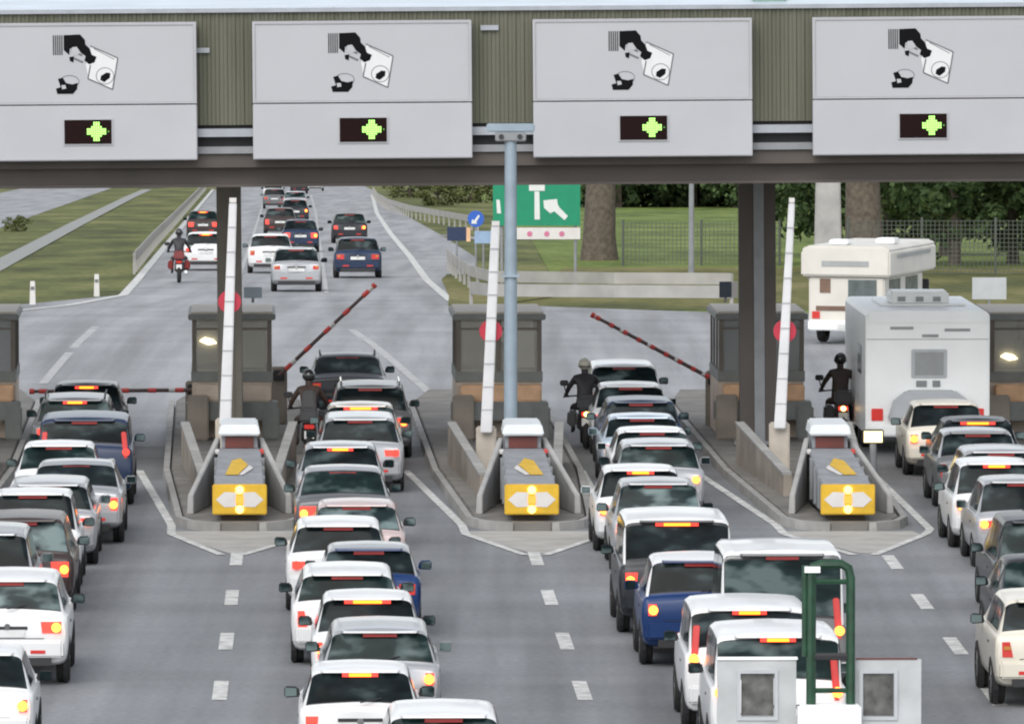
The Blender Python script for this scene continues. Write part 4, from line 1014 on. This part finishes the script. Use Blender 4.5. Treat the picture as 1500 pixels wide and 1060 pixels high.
# ---------------------------------------------------------------- motorcycles and riders
M_leather = {'brown': mat('brown_jacket', (.045, .026, .02), .7, var=.2, scale=6), 'black': mat('black_jacket', (.02, .018, .022), .6, var=.2, scale=6), 'dark': mat('dark_jacket', (.05, .035, .03), .7, var=.2, scale=6)}
M_helm = {'white': mat('white_helmet', (.45, .45, .42), .25, coat=.5), 'black': mat('black_helmet', (.02, .02, .02), .2, coat=.5), 'cream': mat('cream_helmet', (.42, .40, .33), .25, coat=.5)}
M_glove = mat('glove', (.02, .02, .02), .7)
def motorcycle(X, Y, label, lit, mcol, box=None):
    box = box or M_trim
    t = thing('motorcycle', (X, Y, gz(Y)), .03, label, 'motorcycle', 'motorcycles filtering through the queues')
    for yy in (-.72, .74):
        w_ = MB(); prof = [(-.07, .20), (-.065, .27), (0, .315), (.065, .27), (.07, .20)]; N = 24
        for k in range(N):
            a = 2*math.pi*k/N; w_.v += [(p[0], yy+p[1]*math.cos(a), .315+p[1]*math.sin(a)) for p in prof]
        w_.f = [(k*5+i, k*5+(i+1) % 5, ((k+1) % N)*5+(i+1) % 5, ((k+1) % N)*5+i) for k in range(N) for i in range(5)]
        o = w_.build('wheel', M_tyre, t, smooth=True)
        MB().prism([(yy+.19*math.cos(2*math.pi*k/12), .315+.19*math.sin(2*math.pi*k/12)) for k in range(12)], 'x', -.03, .03).build('rim', M_rim, o)
    MB().hexa([(-.15, -.55, .38), (.15, -.55, .38), (.17, .35, .34), (-.17, .35, .34), (-.12, -.55, .72), (.12, -.55, .72), (.15, .35, .74), (-.15, .35, .74)]).build('frame', M_trim, t, bevel=.04)
    MB().hexa([(-.14, .0, .74), (.14, .0, .74), (.12, .5, .78), (-.12, .5, .78), (-.11, .02, .95), (.11, .02, .95), (.10, .45, .98), (-.10, .45, .98)]).build('fuel_tank', mcol, t, bevel=.05)
    MB().hexa([(-.14, -.75, .72), (.14, -.75, .72), (.14, .0, .72), (-.14, .0, .72), (-.12, -.75, .86), (.12, -.75, .86), (.13, .0, .80), (-.13, .0, .80)]).build('seat', M_trim, t, bevel=.04)
    MB().hexa([(-.2, -1.02, .84), (.2, -1.02, .84), (.2, -.70, .84), (-.2, -.70, .84), (-.17, -.98, 1.12), (.17, -.98, 1.12), (.18, -.70, 1.14), (-.18, -.70, 1.14)]).build('top_box', box, t, bevel=.05)
    for s in (-1, 1):
        MB().hexa([(s*.20, -.85, .48), (s*.40, -.82, .50), (s*.40, -.35, .50), (s*.20, -.35, .48), (s*.20, -.85, .82), (s*.38, -.82, .80), (s*.38, -.35, .80), (s*.20, -.35, .82)]).build('pannier', box, t, bevel=.04)
        MB().tube([(s*.05, .62, .30), (s*.08, .48, .95)], .03, 8).build('fork', M_chrome, t)
        m_ = MB().box(s*.42-.09, s*.42+.09, .42, .46, 1.26, 1.38).build('mirror', M_trim, t, bevel=.02)
        MB().tube([(s*.36, .44, 1.04), (s*.42, .45, 1.27)], .012, 5).build('mirror_stem', M_trim, m_)
    MB().tube([(.22, .1, .30), (.24, -.8, .40)], .05, 8, .06).build('exhaust', M_chrome, t)
    MB().tube([(-.44, .36, 1.03), (-.2, .46, 1.05), (.2, .46, 1.05), (.44, .36, 1.03)], .017, 6).build('handlebar', M_trim, t)
    MB().hexa([(-.17, .5, .85), (.17, .5, .85), (.12, .72, .85), (-.12, .72, .85), (-.15, .48, 1.3), (.15, .48, 1.3), (.12, .55, 1.3), (-.12, .55, 1.3)]).build('windshield', M_winteal, t, bevel=.03)
    q_ = MB().box(-.10, .10, -.90, -.84, .70, .79).build('tail_light', M_tail_on if lit else M_tail, t, bevel=.01)
    if lit: MB().disc((0, .745), .055, -.925, -.902, 12).build('brake_lamp', mat('bike_lamp', (1, .8, .3), .3, emit=(1, .72, .2), estr=4), q_)
    MB().box(-.10, .10, -.90, -.885, .50, .66).build('number_plate', M_plate, t)
def rider(X, Y, label, coat, helm, backpack=False):
    verts = [((0, -.18, .86), (.17, .14)), ((0, -.14, 1.05), (.16, .12)), ((0, -.07, 1.25), (.19, .13)), ((0, 0, 1.40), (.17, .11)), ((0, .05, 1.50), (.065, .065)), ((0, .09, 1.60), (.085, .10)), ((0, .10, 1.70), (.08, .09))]
    ed = [(0, 1), (1, 2), (2, 3), (3, 4), (4, 5), (5, 6)]
    for s in (-1, 1):
        o = len(verts)
        verts += [((s*.20, .02, 1.42), (.075, .075)), ((s*.33, .12, 1.22), (.055, .055)), ((s*.37, .26, 1.10), (.045, .045)), ((s*.38, .36, 1.07), (.035, .03)),
                  ((s*.12, -.10, .84), (.10, .10)), ((s*.24, .28, .80), (.075, .075)), ((s*.25, .12, .48), (.055, .06)), ((s*.24, .06, .34), (.045, .05)), ((s*.26, .20, .29), (.045, .035))]
        ed += [(3, o), (o, o+1), (o+1, o+2), (o+2, o+3), (0, o+4), (o+4, o+5), (o+5, o+6), (o+6, o+7), (o+7, o+8)]
    me = bpy.data.meshes.new('person'); me.from_pydata([v[0] for v in verts], ed, [])
    o = bpy.data.objects.new('person', me); C.objects.link(o)
    sk = o.modifiers.new('skin', 'SKIN'); sk.use_smooth_shade = True
    for i, v in enumerate(verts): me.skin_vertices[0].data[i].radius = v[1]; me.skin_vertices[0].data[i].use_root = (i == 0)
    sb = o.modifiers.new('sub', 'SUBSURF'); sb.levels = 2; sb.render_levels = 2
    dg = bpy.context.evaluated_depsgraph_get(); ev = o.evaluated_get(dg)
    m2 = bpy.data.meshes.new_from_object(ev); o.modifiers.clear(); o.data = m2
    m2.materials.clear(); m2.materials.append(M_leather[coat])
    for p in m2.polygons: p.use_smooth = True; p.material_index = 0
    o.location = (X, Y, gz(Y)+.03); o.rotation_euler = (0, 0, .03); tag(o, label, 'person', 'motorcyclists')
    # helmet
    b = MB(); N, Mm = 16, 10; cz, cy = 1.70, .10
    for i in range(Mm+1):
        a = math.pi*i/Mm
        for k in range(N):
            t_ = 2*math.pi*k/N; r = math.sin(a)
            b.v.append((.135*r*math.cos(t_), cy+.165*r*math.sin(t_)-.01*math.cos(a), cz+(.15 if a < math.pi/2 else .125)*math.cos(a)))
    b.f = [(i*N+k, i*N+(k+1) % N, (i+1)*N+(k+1) % N, (i+1)*N+k) for i in range(Mm) for k in range(N)]
    h = b.build('helmet', M_helm[helm], o, smooth=True)
    MB().tube([(-.13, cy-.03, cz-.035), (-.10, cy-.13, cz-.035), (0, cy-.168, cz-.035), (.10, cy-.13, cz-.035), (.13, cy-.03, cz-.035)], .012, 6).build('helmet_band', M_trim, h)
    MB().prism([(-.10, 1.66), (.10, 1.66), (.11, 1.75), (-.11, 1.75)], 'y', cy+.10, cy+.17).build('visor', M_winteal, h)
    for s in (-1, 1):                       # gloves with five fingers closed round the grips
        g = MB().hexa([(s*.345, .32, 1.03), (s*.425, .32, 1.03), (s*.425, .41, 1.04), (s*.345, .41, 1.04), (s*.35, .32, 1.075), (s*.42, .32, 1.075), (s*.42, .41, 1.075), (s*.35, .41, 1.075)]).build('glove', M_glove, o, bevel=.012)
        for k, ln_ in enumerate((.9, 1.0, .95, .8)):
            x_ = s*(.352+.022*k)
            MB().tube([(x_, .39, 1.07), (x_, .39+.045*ln_, 1.06), (x_, .39+.05*ln_, 1.025), (x_, .39+.015, 1.0)], .010, 6).build('finger', M_glove, g)
        MB().tube([(s*.345, .34, 1.05), (s*.325, .37, 1.02), (s*.33, .39, 1.0)], .011, 6).build('thumb', M_glove, g)
    if backpack: MB().hexa([(-.15, -.36, 1.0), (.15, -.36, 1.0), (.15, -.2, 1.0), (-.15, -.2, 1.0), (-.13, -.26, 1.42), (.13, -.26, 1.42), (.14, -.08, 1.42), (-.14, -.08, 1.42)]).build('backpack', M_trim, o, bevel=.04)
for (px_, Y, ml, pl, lit, coat, helm, mc, bpk) in (
    (857, 177.6, 'dark motorcycle with glowing yellow tail light beside the first white cars', 'person in black jacket and pale helmet on motorcycle with glowing tail light', 1, 'black', 'cream', PAINT['black'], False),
    (452, 173.6, 'brown motorcycle between the left booth and the centre queue', 'person in brown jacket and black helmet on motorcycle beside the left booth', 0, 'brown', 'black', PAINT['brown'], True),
    (1232, 179.5, 'dark motorcycle between the brown booth and the white caravan', 'person in dark jacket and black helmet left of the white caravan', 1, 'dark', 'black', PAINT['red'], False),
    (262, depth_of(413), 'motorcycle with red side cases riding off along the left edge line', 'person in black jacket and black helmet riding off along the left edge line', 0, 'black', 'black', PAINT['red'], False)):
    X = XY(px_, Y); motorcycle(X, Y, ml, lit, mc, PAINT['red'] if Y > 200 else None); rider(X, Y-.02, pl, coat, helm, bpk)

# amber beacon on the right island
x_, y_ = XY(1280, 166.4), 166.4
t = thing('warning_beacon', (x_, y_, IZ), 0, 'small glowing amber beacon on a short post left of the caravan', 'beacon')
MB().tube([(0, 0, 0), (0, 0, .68)], .07, 8).build('post', M_grey, t)
MB().box(-.21, .21, -.06, .06, .68, .96).build('lamp_case', M_dark, t, bevel=.02)
MB().box(-.18, .18, -.085, -.062, .71, .93).build('lamp', mat('beacon_lamp', (1, .85, .5), .3, emit=(1, .72, .28), estr=1.3), t)

# ================================================================ roadside
M_zinc = mat('galvanised', (.34, .33, .31), .5, .3, var=.15, scale=1.2)
M_bark = mat('bark', (.105, .085, .065), .95, var=.35, scale=5, bump=.6)
def rail(pts, label, post_step=4.0, flip=1):
    """guardrail following ground points"""
    P = []
    for a, c in zip(pts[:-1], pts[1:]):
        d = math.hypot(c[0]-a[0], c[1]-a[1]); n = max(1, int(d/3))
        P += [(a[0]+(c[0]-a[0])*k/n, a[1]+(c[1]-a[1])*k/n) for k in range(n)]
    P.append(pts[-1])
    o0 = P[len(P)//2]; t = thing('guardrail', (o0[0], o0[1], gz(o0[1])), 0, label, 'guardrail', 'steel guardrails beyond the plaza')
    prof = [(0, .44), (.06, .50), (.06, .56), (.0, .62), (.06, .68), (.06, .74), (0, .80), (-.02, .80), (-.02, .44)]
    b = MB(); m = len(prof)
    for i, p in enumerate(P):
        q0 = P[max(0, i-1)]; q1 = P[min(len(P)-1, i+1)]; d = Vector((q1[0]-q0[0], q1[1]-q0[1])).normalized(); nx, ny = d.y*flip, -d.x*flip
        b.v += [(p[0]+nx*a-o0[0], p[1]+ny*a-o0[1], gz(p[1])+z_-gz(o0[1])) for a, z_ in prof]
    b.f = [(i*m+k, i*m+(k+1) % m, (i+1)*m+(k+1) % m, (i+1)*m+k) for i in range(len(P)-1) for k in range(m)]
    b.build('rail', M_zinc, t)
    acc = 0; last = None; pm = None; cnt = 0
    for i, p in enumerate(P):
        if last is not None: acc += math.hypot(p[0]-last[0], p[1]-last[1])
        last = p
        if (i == 0 or acc >= post_step) and cnt < 95:
            acc = 0; cnt += 1
            if pm is None: po = MB().box(-.05, .05, -.06, .06, -.1, .78).build('post', M_zinc, t); pm = po.data
            else: po = bpy.data.objects.new('post', pm); C.objects.link(po); po.parent = t
            po.location = (p[0]-o0[0], p[1]-o0[1]+.09, gz(p[1])-gz(o0[1]))
rail([G(1072, 459), G(900, 458), G(720, 456), G(690, 452)], 'nearer guardrail behind the right lawn strip, lying crosswise')
rail([G(1072, 437), G(900, 436), G(720, 433), G(690, 424), G(668, 408), G(655, 394)], 'farther crosswise guardrail curving away at its left end')
rail([G(700, 338), G(650, 328), G(600, 318), G(568, 307), G(552, 296), G(546, 286)], 'guardrail curving along the ramp beside the motorway')
rail([G(196, 400), G(225, 363), G(255, 330), G(301, 277)], 'guardrail along the left edge of the motorway', flip=-1)
line('drain_channel', [G(-60, 418), G(0, 386), G(110, 328), G(190, 288), G(215, 277)], 1.0, mat('channel_concrete', (.26, .265, .25), .9, var=.15), .0)
line('ramp', [G(640, 384), G(600, 345), G(640, 342), G(720, 350)], 1.2, M_far, -.02)
# marker posts
for px_, py_, lab in ((47, 446, 'white marker post on the grass nearest the left edge of the photo'), (141, 434, 'white marker post on the grass nearer the motorway')):
    x_, y_ = G(px_, py_); t = thing('marker_post', (x_, y_, gz(y_)), 0, lab, 'post', 'white marker posts')
    MB().hexa([(-.09, -.06, 0), (.09, -.06, 0), (.09, .06, 0), (-.09, .06, 0), (-.07, -.04, .72), (.07, -.04, .72), (.07, .04, .66), (-.07, .04, .66)]).build('post', M_whitem, t, bevel=.01)
    MB().box(-.055, .055, -.066, -.058, .45, .55).build('reflector', M_bandg, t)
# green direction sign
M_gsign = mat('green_sign', (.0, .22, .11), .45, var=.06)
M_white2 = mat('sign_print', (.62, .64, .62), .5, var=.03)
Y = 274.0; sg = F/Y; x_ = XY(786, Y); t = thing('direction_sign', (x_, Y, gz(Y)), 0, 'green motorway direction sign with white arrow pictogram behind the mast', 'sign')
def LX(p): return (p-786)/sg
def LZ(p): return HC-(p-YH)/sg-gz(Y)
gp = MB().box(LX(722), LX(850), -.03, .03, LZ(330), LZ(266)).build('panel', M_gsign, t)
def gpoly(pts, m=M_white2, name='pictogram'):
    MB().prism([(LX(a), LZ(b_)) for a, b_ in pts], 'y', -.045, -.032).build(name, m, gp)
gpoly([(783, 280), (790, 280), (791, 321), (783, 321)]); gpoly([(775, 270), (798, 270), (798, 279), (775, 279)])
gpoly([(796, 293), (816, 291), (817, 299), (820, 304), (832, 316), (827, 322), (812, 309), (806, 312), (797, 304)], name='arrow')
gpoly([(727, 292), (732, 292), (734, 312), (728, 312)])
wp = MB().box(LX(752), LX(850), -.03, .03, LZ(350), LZ(333)).build('lower_panel', M_whitem, t)
for k, a in enumerate((776, 801, 823)): MB().disc((LX(a), LZ(342)), .09, -.045, -.032, 12).build('pink_mark', mat('pink_mark', (.5, .15, .25), .5), wp)
for a in (735, 843): MB().tube([(LX(a), .08, 0), (LX(a), .08, LZ(270))], .05, 8).build('post', M_grey, t)
# blue signs at the ramp nose
M_blue = mat('blue_sign', (.02, .10, .45), .45, var=.05); M_dblue = mat('dark_blue_box', (.01, .025, .07), .5)
def small_sign(px_, py_, r_px, Y, label, square=None, m=M_blue, stripe=None):
    s_ = F/Y; x_ = XY(px_, Y); z_ = ZZ(py_, Y)-gz(Y)
    t = thing('road_sign', (x_, Y, gz(Y)), 0, label, 'sign')
    MB().tube([(0, .04, 0), (0, .04, z_)], .04, 8).build('post', M_grey, t)
    if square: pn = MB().box(-square[0]/s_, square[0]/s_, -.02, .02, z_-square[1]/s_, z_+square[1]/s_).build('panel', m, t)
    else:
        pn = MB().disc((0, z_), r_px/s_, -.02, .02, 24).build('disc', m, t)
        r = r_px/s_
        MB().prism([(-.55*r, z_-.6*r), (-.45*r, z_-.05*r), (-.2*r, z_-.2*r), (.3*r, z_+.5*r), (.5*r, z_+.35*r), (.05*r, z_-.38*r), (.15*r, z_-.6*r)], 'y', -.032, -.022).build('arrow', M_white2, pn)
    if stripe: MB().box(square[0]/s_+.004, square[0]/s_+.16, -.025, .025, z_-.3, z_+.25).build('edge_stripe', stripe, t)
small_sign(697, 320, 12, 330, 'round blue arrow sign on a post left of the green sign')
small_sign(669, 342, 0, 330, 'dark blue box sign with orange edge near the ramp nose', square=(14, 10), m=M_dblue, stripe=M_orange)
small_sign(708, 347, 0, 326, 'small pale blue panel sign under the round blue sign', square=(13, 9), m=mat('pale_sign', (.25, .35, .5), .5))
small_sign(1450, 422, 0, 255, 'grey rectangular sign on a post in front of the hedge at right', square=(25, 16), m=M_cgrey)
# concrete pylon and big trunks
Y = 300; t = thing('concrete_pylon', (XY(1213, Y), Y, gz(Y)), 0, 'pale concrete pylon behind the motorhome', 'pylon')
MB().hexa([(-.5, -.4, 0), (.5, -.4, 0), (.5, .4, 0), (-.5, .4, 0), (-.36, -.3, 7), (.36, -.3, 7), (.36, .3, 7), (-.36, .3, 7)]).build('shaft', M_conc2, t, bevel=.05)
MB().box(-.7, .7, -.6, .6, -.1, .3).build('footing', M_conc, t, bevel=.04)

# ---------------------------------------------------------------- trees
def leaf_mat(name, c1, c2):
    m = bpy.data.materials.new(name); m.use_nodes = True; n = m.node_tree.nodes; l = m.node_tree.links; b = n['Principled BSDF']
    g = n.new('ShaderNodeNewGeometry'); r = n.new('ShaderNodeValToRGB'); r.color_ramp.elements[0].color = (*c1, 1); r.color_ramp.elements[1].color = (*c2, 1)
    l.new(g.outputs['Random Per Island'], r.inputs[0]); l.new(r.outputs[0], b.inputs['Base Color']); b.inputs['Roughness'].default_value = .7
    b.inputs['Specular IOR Level'].default_value = .2
    return m
LEAF = [leaf_mat('dark_leaves', (.03, .055, .02), (.075, .115, .04)), leaf_mat('mid_leaves', (.045, .075, .022), (.11, .155, .05)), leaf_mat('olive_leaves', (.05, .065, .02), (.12, .13, .045))]
def crown_mesh(rng, rx, rz, zc, nclump, per, leaf, low=0.0):
    b = MB()
    for _ in range(nclump):
        while True:
            v = Vector((rng.uniform(-1, 1), rng.uniform(-1, 1), rng.uniform(-1, 1)))
            if .25 < v.length < 1: break
        c = Vector((v.x*rx, v.y*rx, zc+v.z*rz)); cr = rng.uniform(.45, 1.0)*rx*.30
        for _k in range(per):
            d = Vector((rng.gauss(0, 1), rng.gauss(0, 1), rng.gauss(0, .8))).normalized()*cr*rng.uniform(.4, 1.05)
            p = c+d
            if p.z < low: continue
            nr = (d.normalized()+Vector((rng.uniform(-.6, .6), rng.uniform(-.6, .6), rng.uniform(-.2, .9)))).normalized()
            u = nr.orthogonal().normalized(); a = rng.uniform(0, 6.28); w_ = nr.cross(u); u2 = u*math.cos(a)+w_*math.sin(a); v2 = nr.cross(u2)
            s_ = leaf*rng.uniform(.6, 1.3); i = len(b.v)
            b.v += [tuple(p+u2*s_), tuple(p+v2*s_*.6), tuple(p-u2*s_), tuple(p-v2*s_*.6)]; b.f.append((i, i+1, i+2, i+3))
    return b
def make_tree(seed, h, tr, rx, rz, zc, nclump, per, leaf, lm, name='tree', low=0.0):
    rng = random.Random(seed)
    t = thing(name, (0, 0, 0))
    b = MB(); b.tube([(0, 0, -.2), (0, 0, .25*h*.3), (rng.uniform(-.1, .1), 0, h*.3), (rng.uniform(-.3, .3), .1, h*.6), (rng.uniform(-.4, .4), 0, h*.9)], [tr*1.35, tr*1.1, tr*.95, tr*.6, tr*.15], 14)
    trunk = b.build('trunk', M_bark, t, smooth=True)
    for k in range(5):
        a = rng.uniform(0, 6.28); z0 = zc-rz*.6+rng.uniform(0, rz*.5)
        b = MB().tube([(0, 0, z0), (math.cos(a)*rx*.4, math.sin(a)*rx*.4, z0+rz*.35), (math.cos(a)*rx*.75, math.sin(a)*rx*.75, z0+rz*.6)], [tr*.35, tr*.2, tr*.07], 6)
        b.build('limb', M_bark, trunk)
    crown_mesh(rng, rx, rz, zc, nclump, per, leaf, low).build('crown', lm, t, normals=False)
    return t
protoA = make_tree(1, 7, .20, 2.6, 3.2, 3.9, 90, 46, .16, LEAF[0], low=.2)
protoB = make_tree(2, 6, .18, 2.4, 2.7, 3.2, 80, 46, .16, LEAF[1], low=.15)
protoC = make_tree(3, 8, .26, 3.4, 4.4, 3.6, 110, 44, .24, LEAF[0], low=.05)
# hedge line of dense trees at right
spots = [(12.6, 338, 0, 1.0), (15.2, 343, 1, 1.15), (17.6, 336, 0, 1.1), (20.2, 341, 1, 1.2), (22.4, 335, 0, 1.15), (25.2, 340, 1, 1.2), (28.5, 338, 0, 1.2), (13.8, 362, 0, 1.5), (18.8, 366, 1, 1.6), (24.0, 364, 0, 1.6)]
rl = ['dense tree just right of the motorhome behind the fence', 'dense tree above the roof of the motorhome', 'dark tree behind the white caravan', 'bushy green tree above the caravan roof at right',
      'dark tree behind the grey rectangular sign', 'bushy tree at the right edge of the photo', 'dark tree beyond the right edge of the hedge line', 'taller dark tree rising behind the motorhome',
      'taller green tree rising behind the caravan', 'taller dark tree rising behind the right booth']
used = set()
for i, (x_, y_, k, sc) in enumerate(spots):
    pr = (protoA, protoB)[k]; o = pr if k not in used else copy_tree(pr); used.add(k)
    o.location = (x_, y_, gz(y_)-.05); o.scale = (sc, sc, sc*.95); o.rotation_euler = (0, 0, i*1.3); tag(o, rl[i], 'tree', 'trees behind the fence at right')
k = 0
for i in range(15):
    x_ = 5.5+i*1.9+random.uniform(-.5, .5); y_ = 640+random.uniform(-12, 12)
    o = protoC if i == 0 else copy_tree(protoC); sc = random.uniform(.9, 1.3)
    o.location = (x_, y_, gz(y_)-.1); o.scale = (sc, sc, sc); o.rotation_euler = (0, 0, i*2.1)
    tag(o, 'distant dark green tree in the row beyond the bright lawn', 'tree', 'row of distant trees beyond the lawn')
bushA = make_tree(9, 1.6, .08, 1.5, 1.0, .95, 40, 40, .11, LEAF[2], name='bush', low=.05)
bl = [(G(24, 338), .55, 'round bush on the grass by the drain channel at left'), (G(642, 300), 1.4, 'olive bush beyond the ramp guardrail'), (G(690, 296), 1.5, 'olive bush left of the green sign beyond the ramp'),
      (G(600, 289), 1.6, 'far bush on the grass right of the motorway')]
for i, (p, sc, lab) in enumerate(bl):
    o = bushA if i == 0 else copy_tree(bushA); o.location = (p[0], p[1], gz(p[1])-.08); o.scale = (sc, sc, sc*.8); o.rotation_euler = (0, 0, i*1.7); tag(o, lab, 'bush', 'bushes on the grass')
# two big trees of which only the trunks show under the beam
for j, (px_, py_, rr, lab) in enumerate(((878, 380, .62, 'thick brown tree trunk right of the green sign'), (1266, 396, .66, 'thick mottled tree trunk behind the motorhome'))):
    Y = depth_of(py_); t = make_tree(20+j, 13, rr, 4.6, 3.6, 10.6, 70, 36, .26, LEAF[1], name='tall_tree', low=6.6)
    t.location = (XY(px_, Y), Y, gz(Y)); tag(t, lab, 'tree', 'tall trees with thick trunks')

# wire fence
M_wire = mat('dark_wire', (.08, .09, .075), .6)
def fence(x0, x1, Y, h, label, step=2.5):
    t = thing('wire_fence', ((x0+x1)/2, Y, gz(Y)), 0, label, 'fence'); w_ = (x1-x0)/2
    b = MB(); n = int((x1-x0)/.16)
    for k in range(n+1):
        x_ = -w_+2*w_*k/n; b.box(x_-.012, x_+.012, -.005, .005, .05, h)
    for k in range(int(h/.16)+1): b.box(-w_, w_, -.014, -.006, .05+k*.16-.01, .05+k*.16+.012)
    b.build('wire_mesh', M_wire, t, normals=False)
    n = int((x1-x0)/step); pm = None
    for k in range(n+1):
        if pm is None: po = MB().tube([(0, 0, -.1), (0, 0, h+.1)], .05, 8).build('post', M_wire, t); pm = po.data
        else: po = bpy.data.objects.new('post', pm); C.objects.link(po); po.parent = t
        po.location = (-w_+2*w_*k/n, .03, 0)
fence(4.4, 10.6, 335, 1.7, 'dark wire fence on the lawn left of the wide brown pillar')
fence(12.4, 26, 312, 2.0, 'long dark wire fence in front of the trees at right')
# single tall lamp post standing on the lawn
Y = 300; t = thing('lamp_post', (XY(1013, Y), Y, gz(Y)), 0, 'thin grey lamp post standing on the bright lawn', 'lamp post')
MB().tube([(0, 0, 0), (0, 0, 8.5)], .11, 10, .06).build('pole', M_grey, t)
MB().tube([(0, 0, 8.4), (-.6, 0, 8.9), (-1.3, 0, 9.0)], .05, 8).build('arm', M_grey, t)
MB().box(-1.9, -1.2, -.12, .12, 8.93, 9.05).build('lamp_head', M_grey, t, bevel=.02)
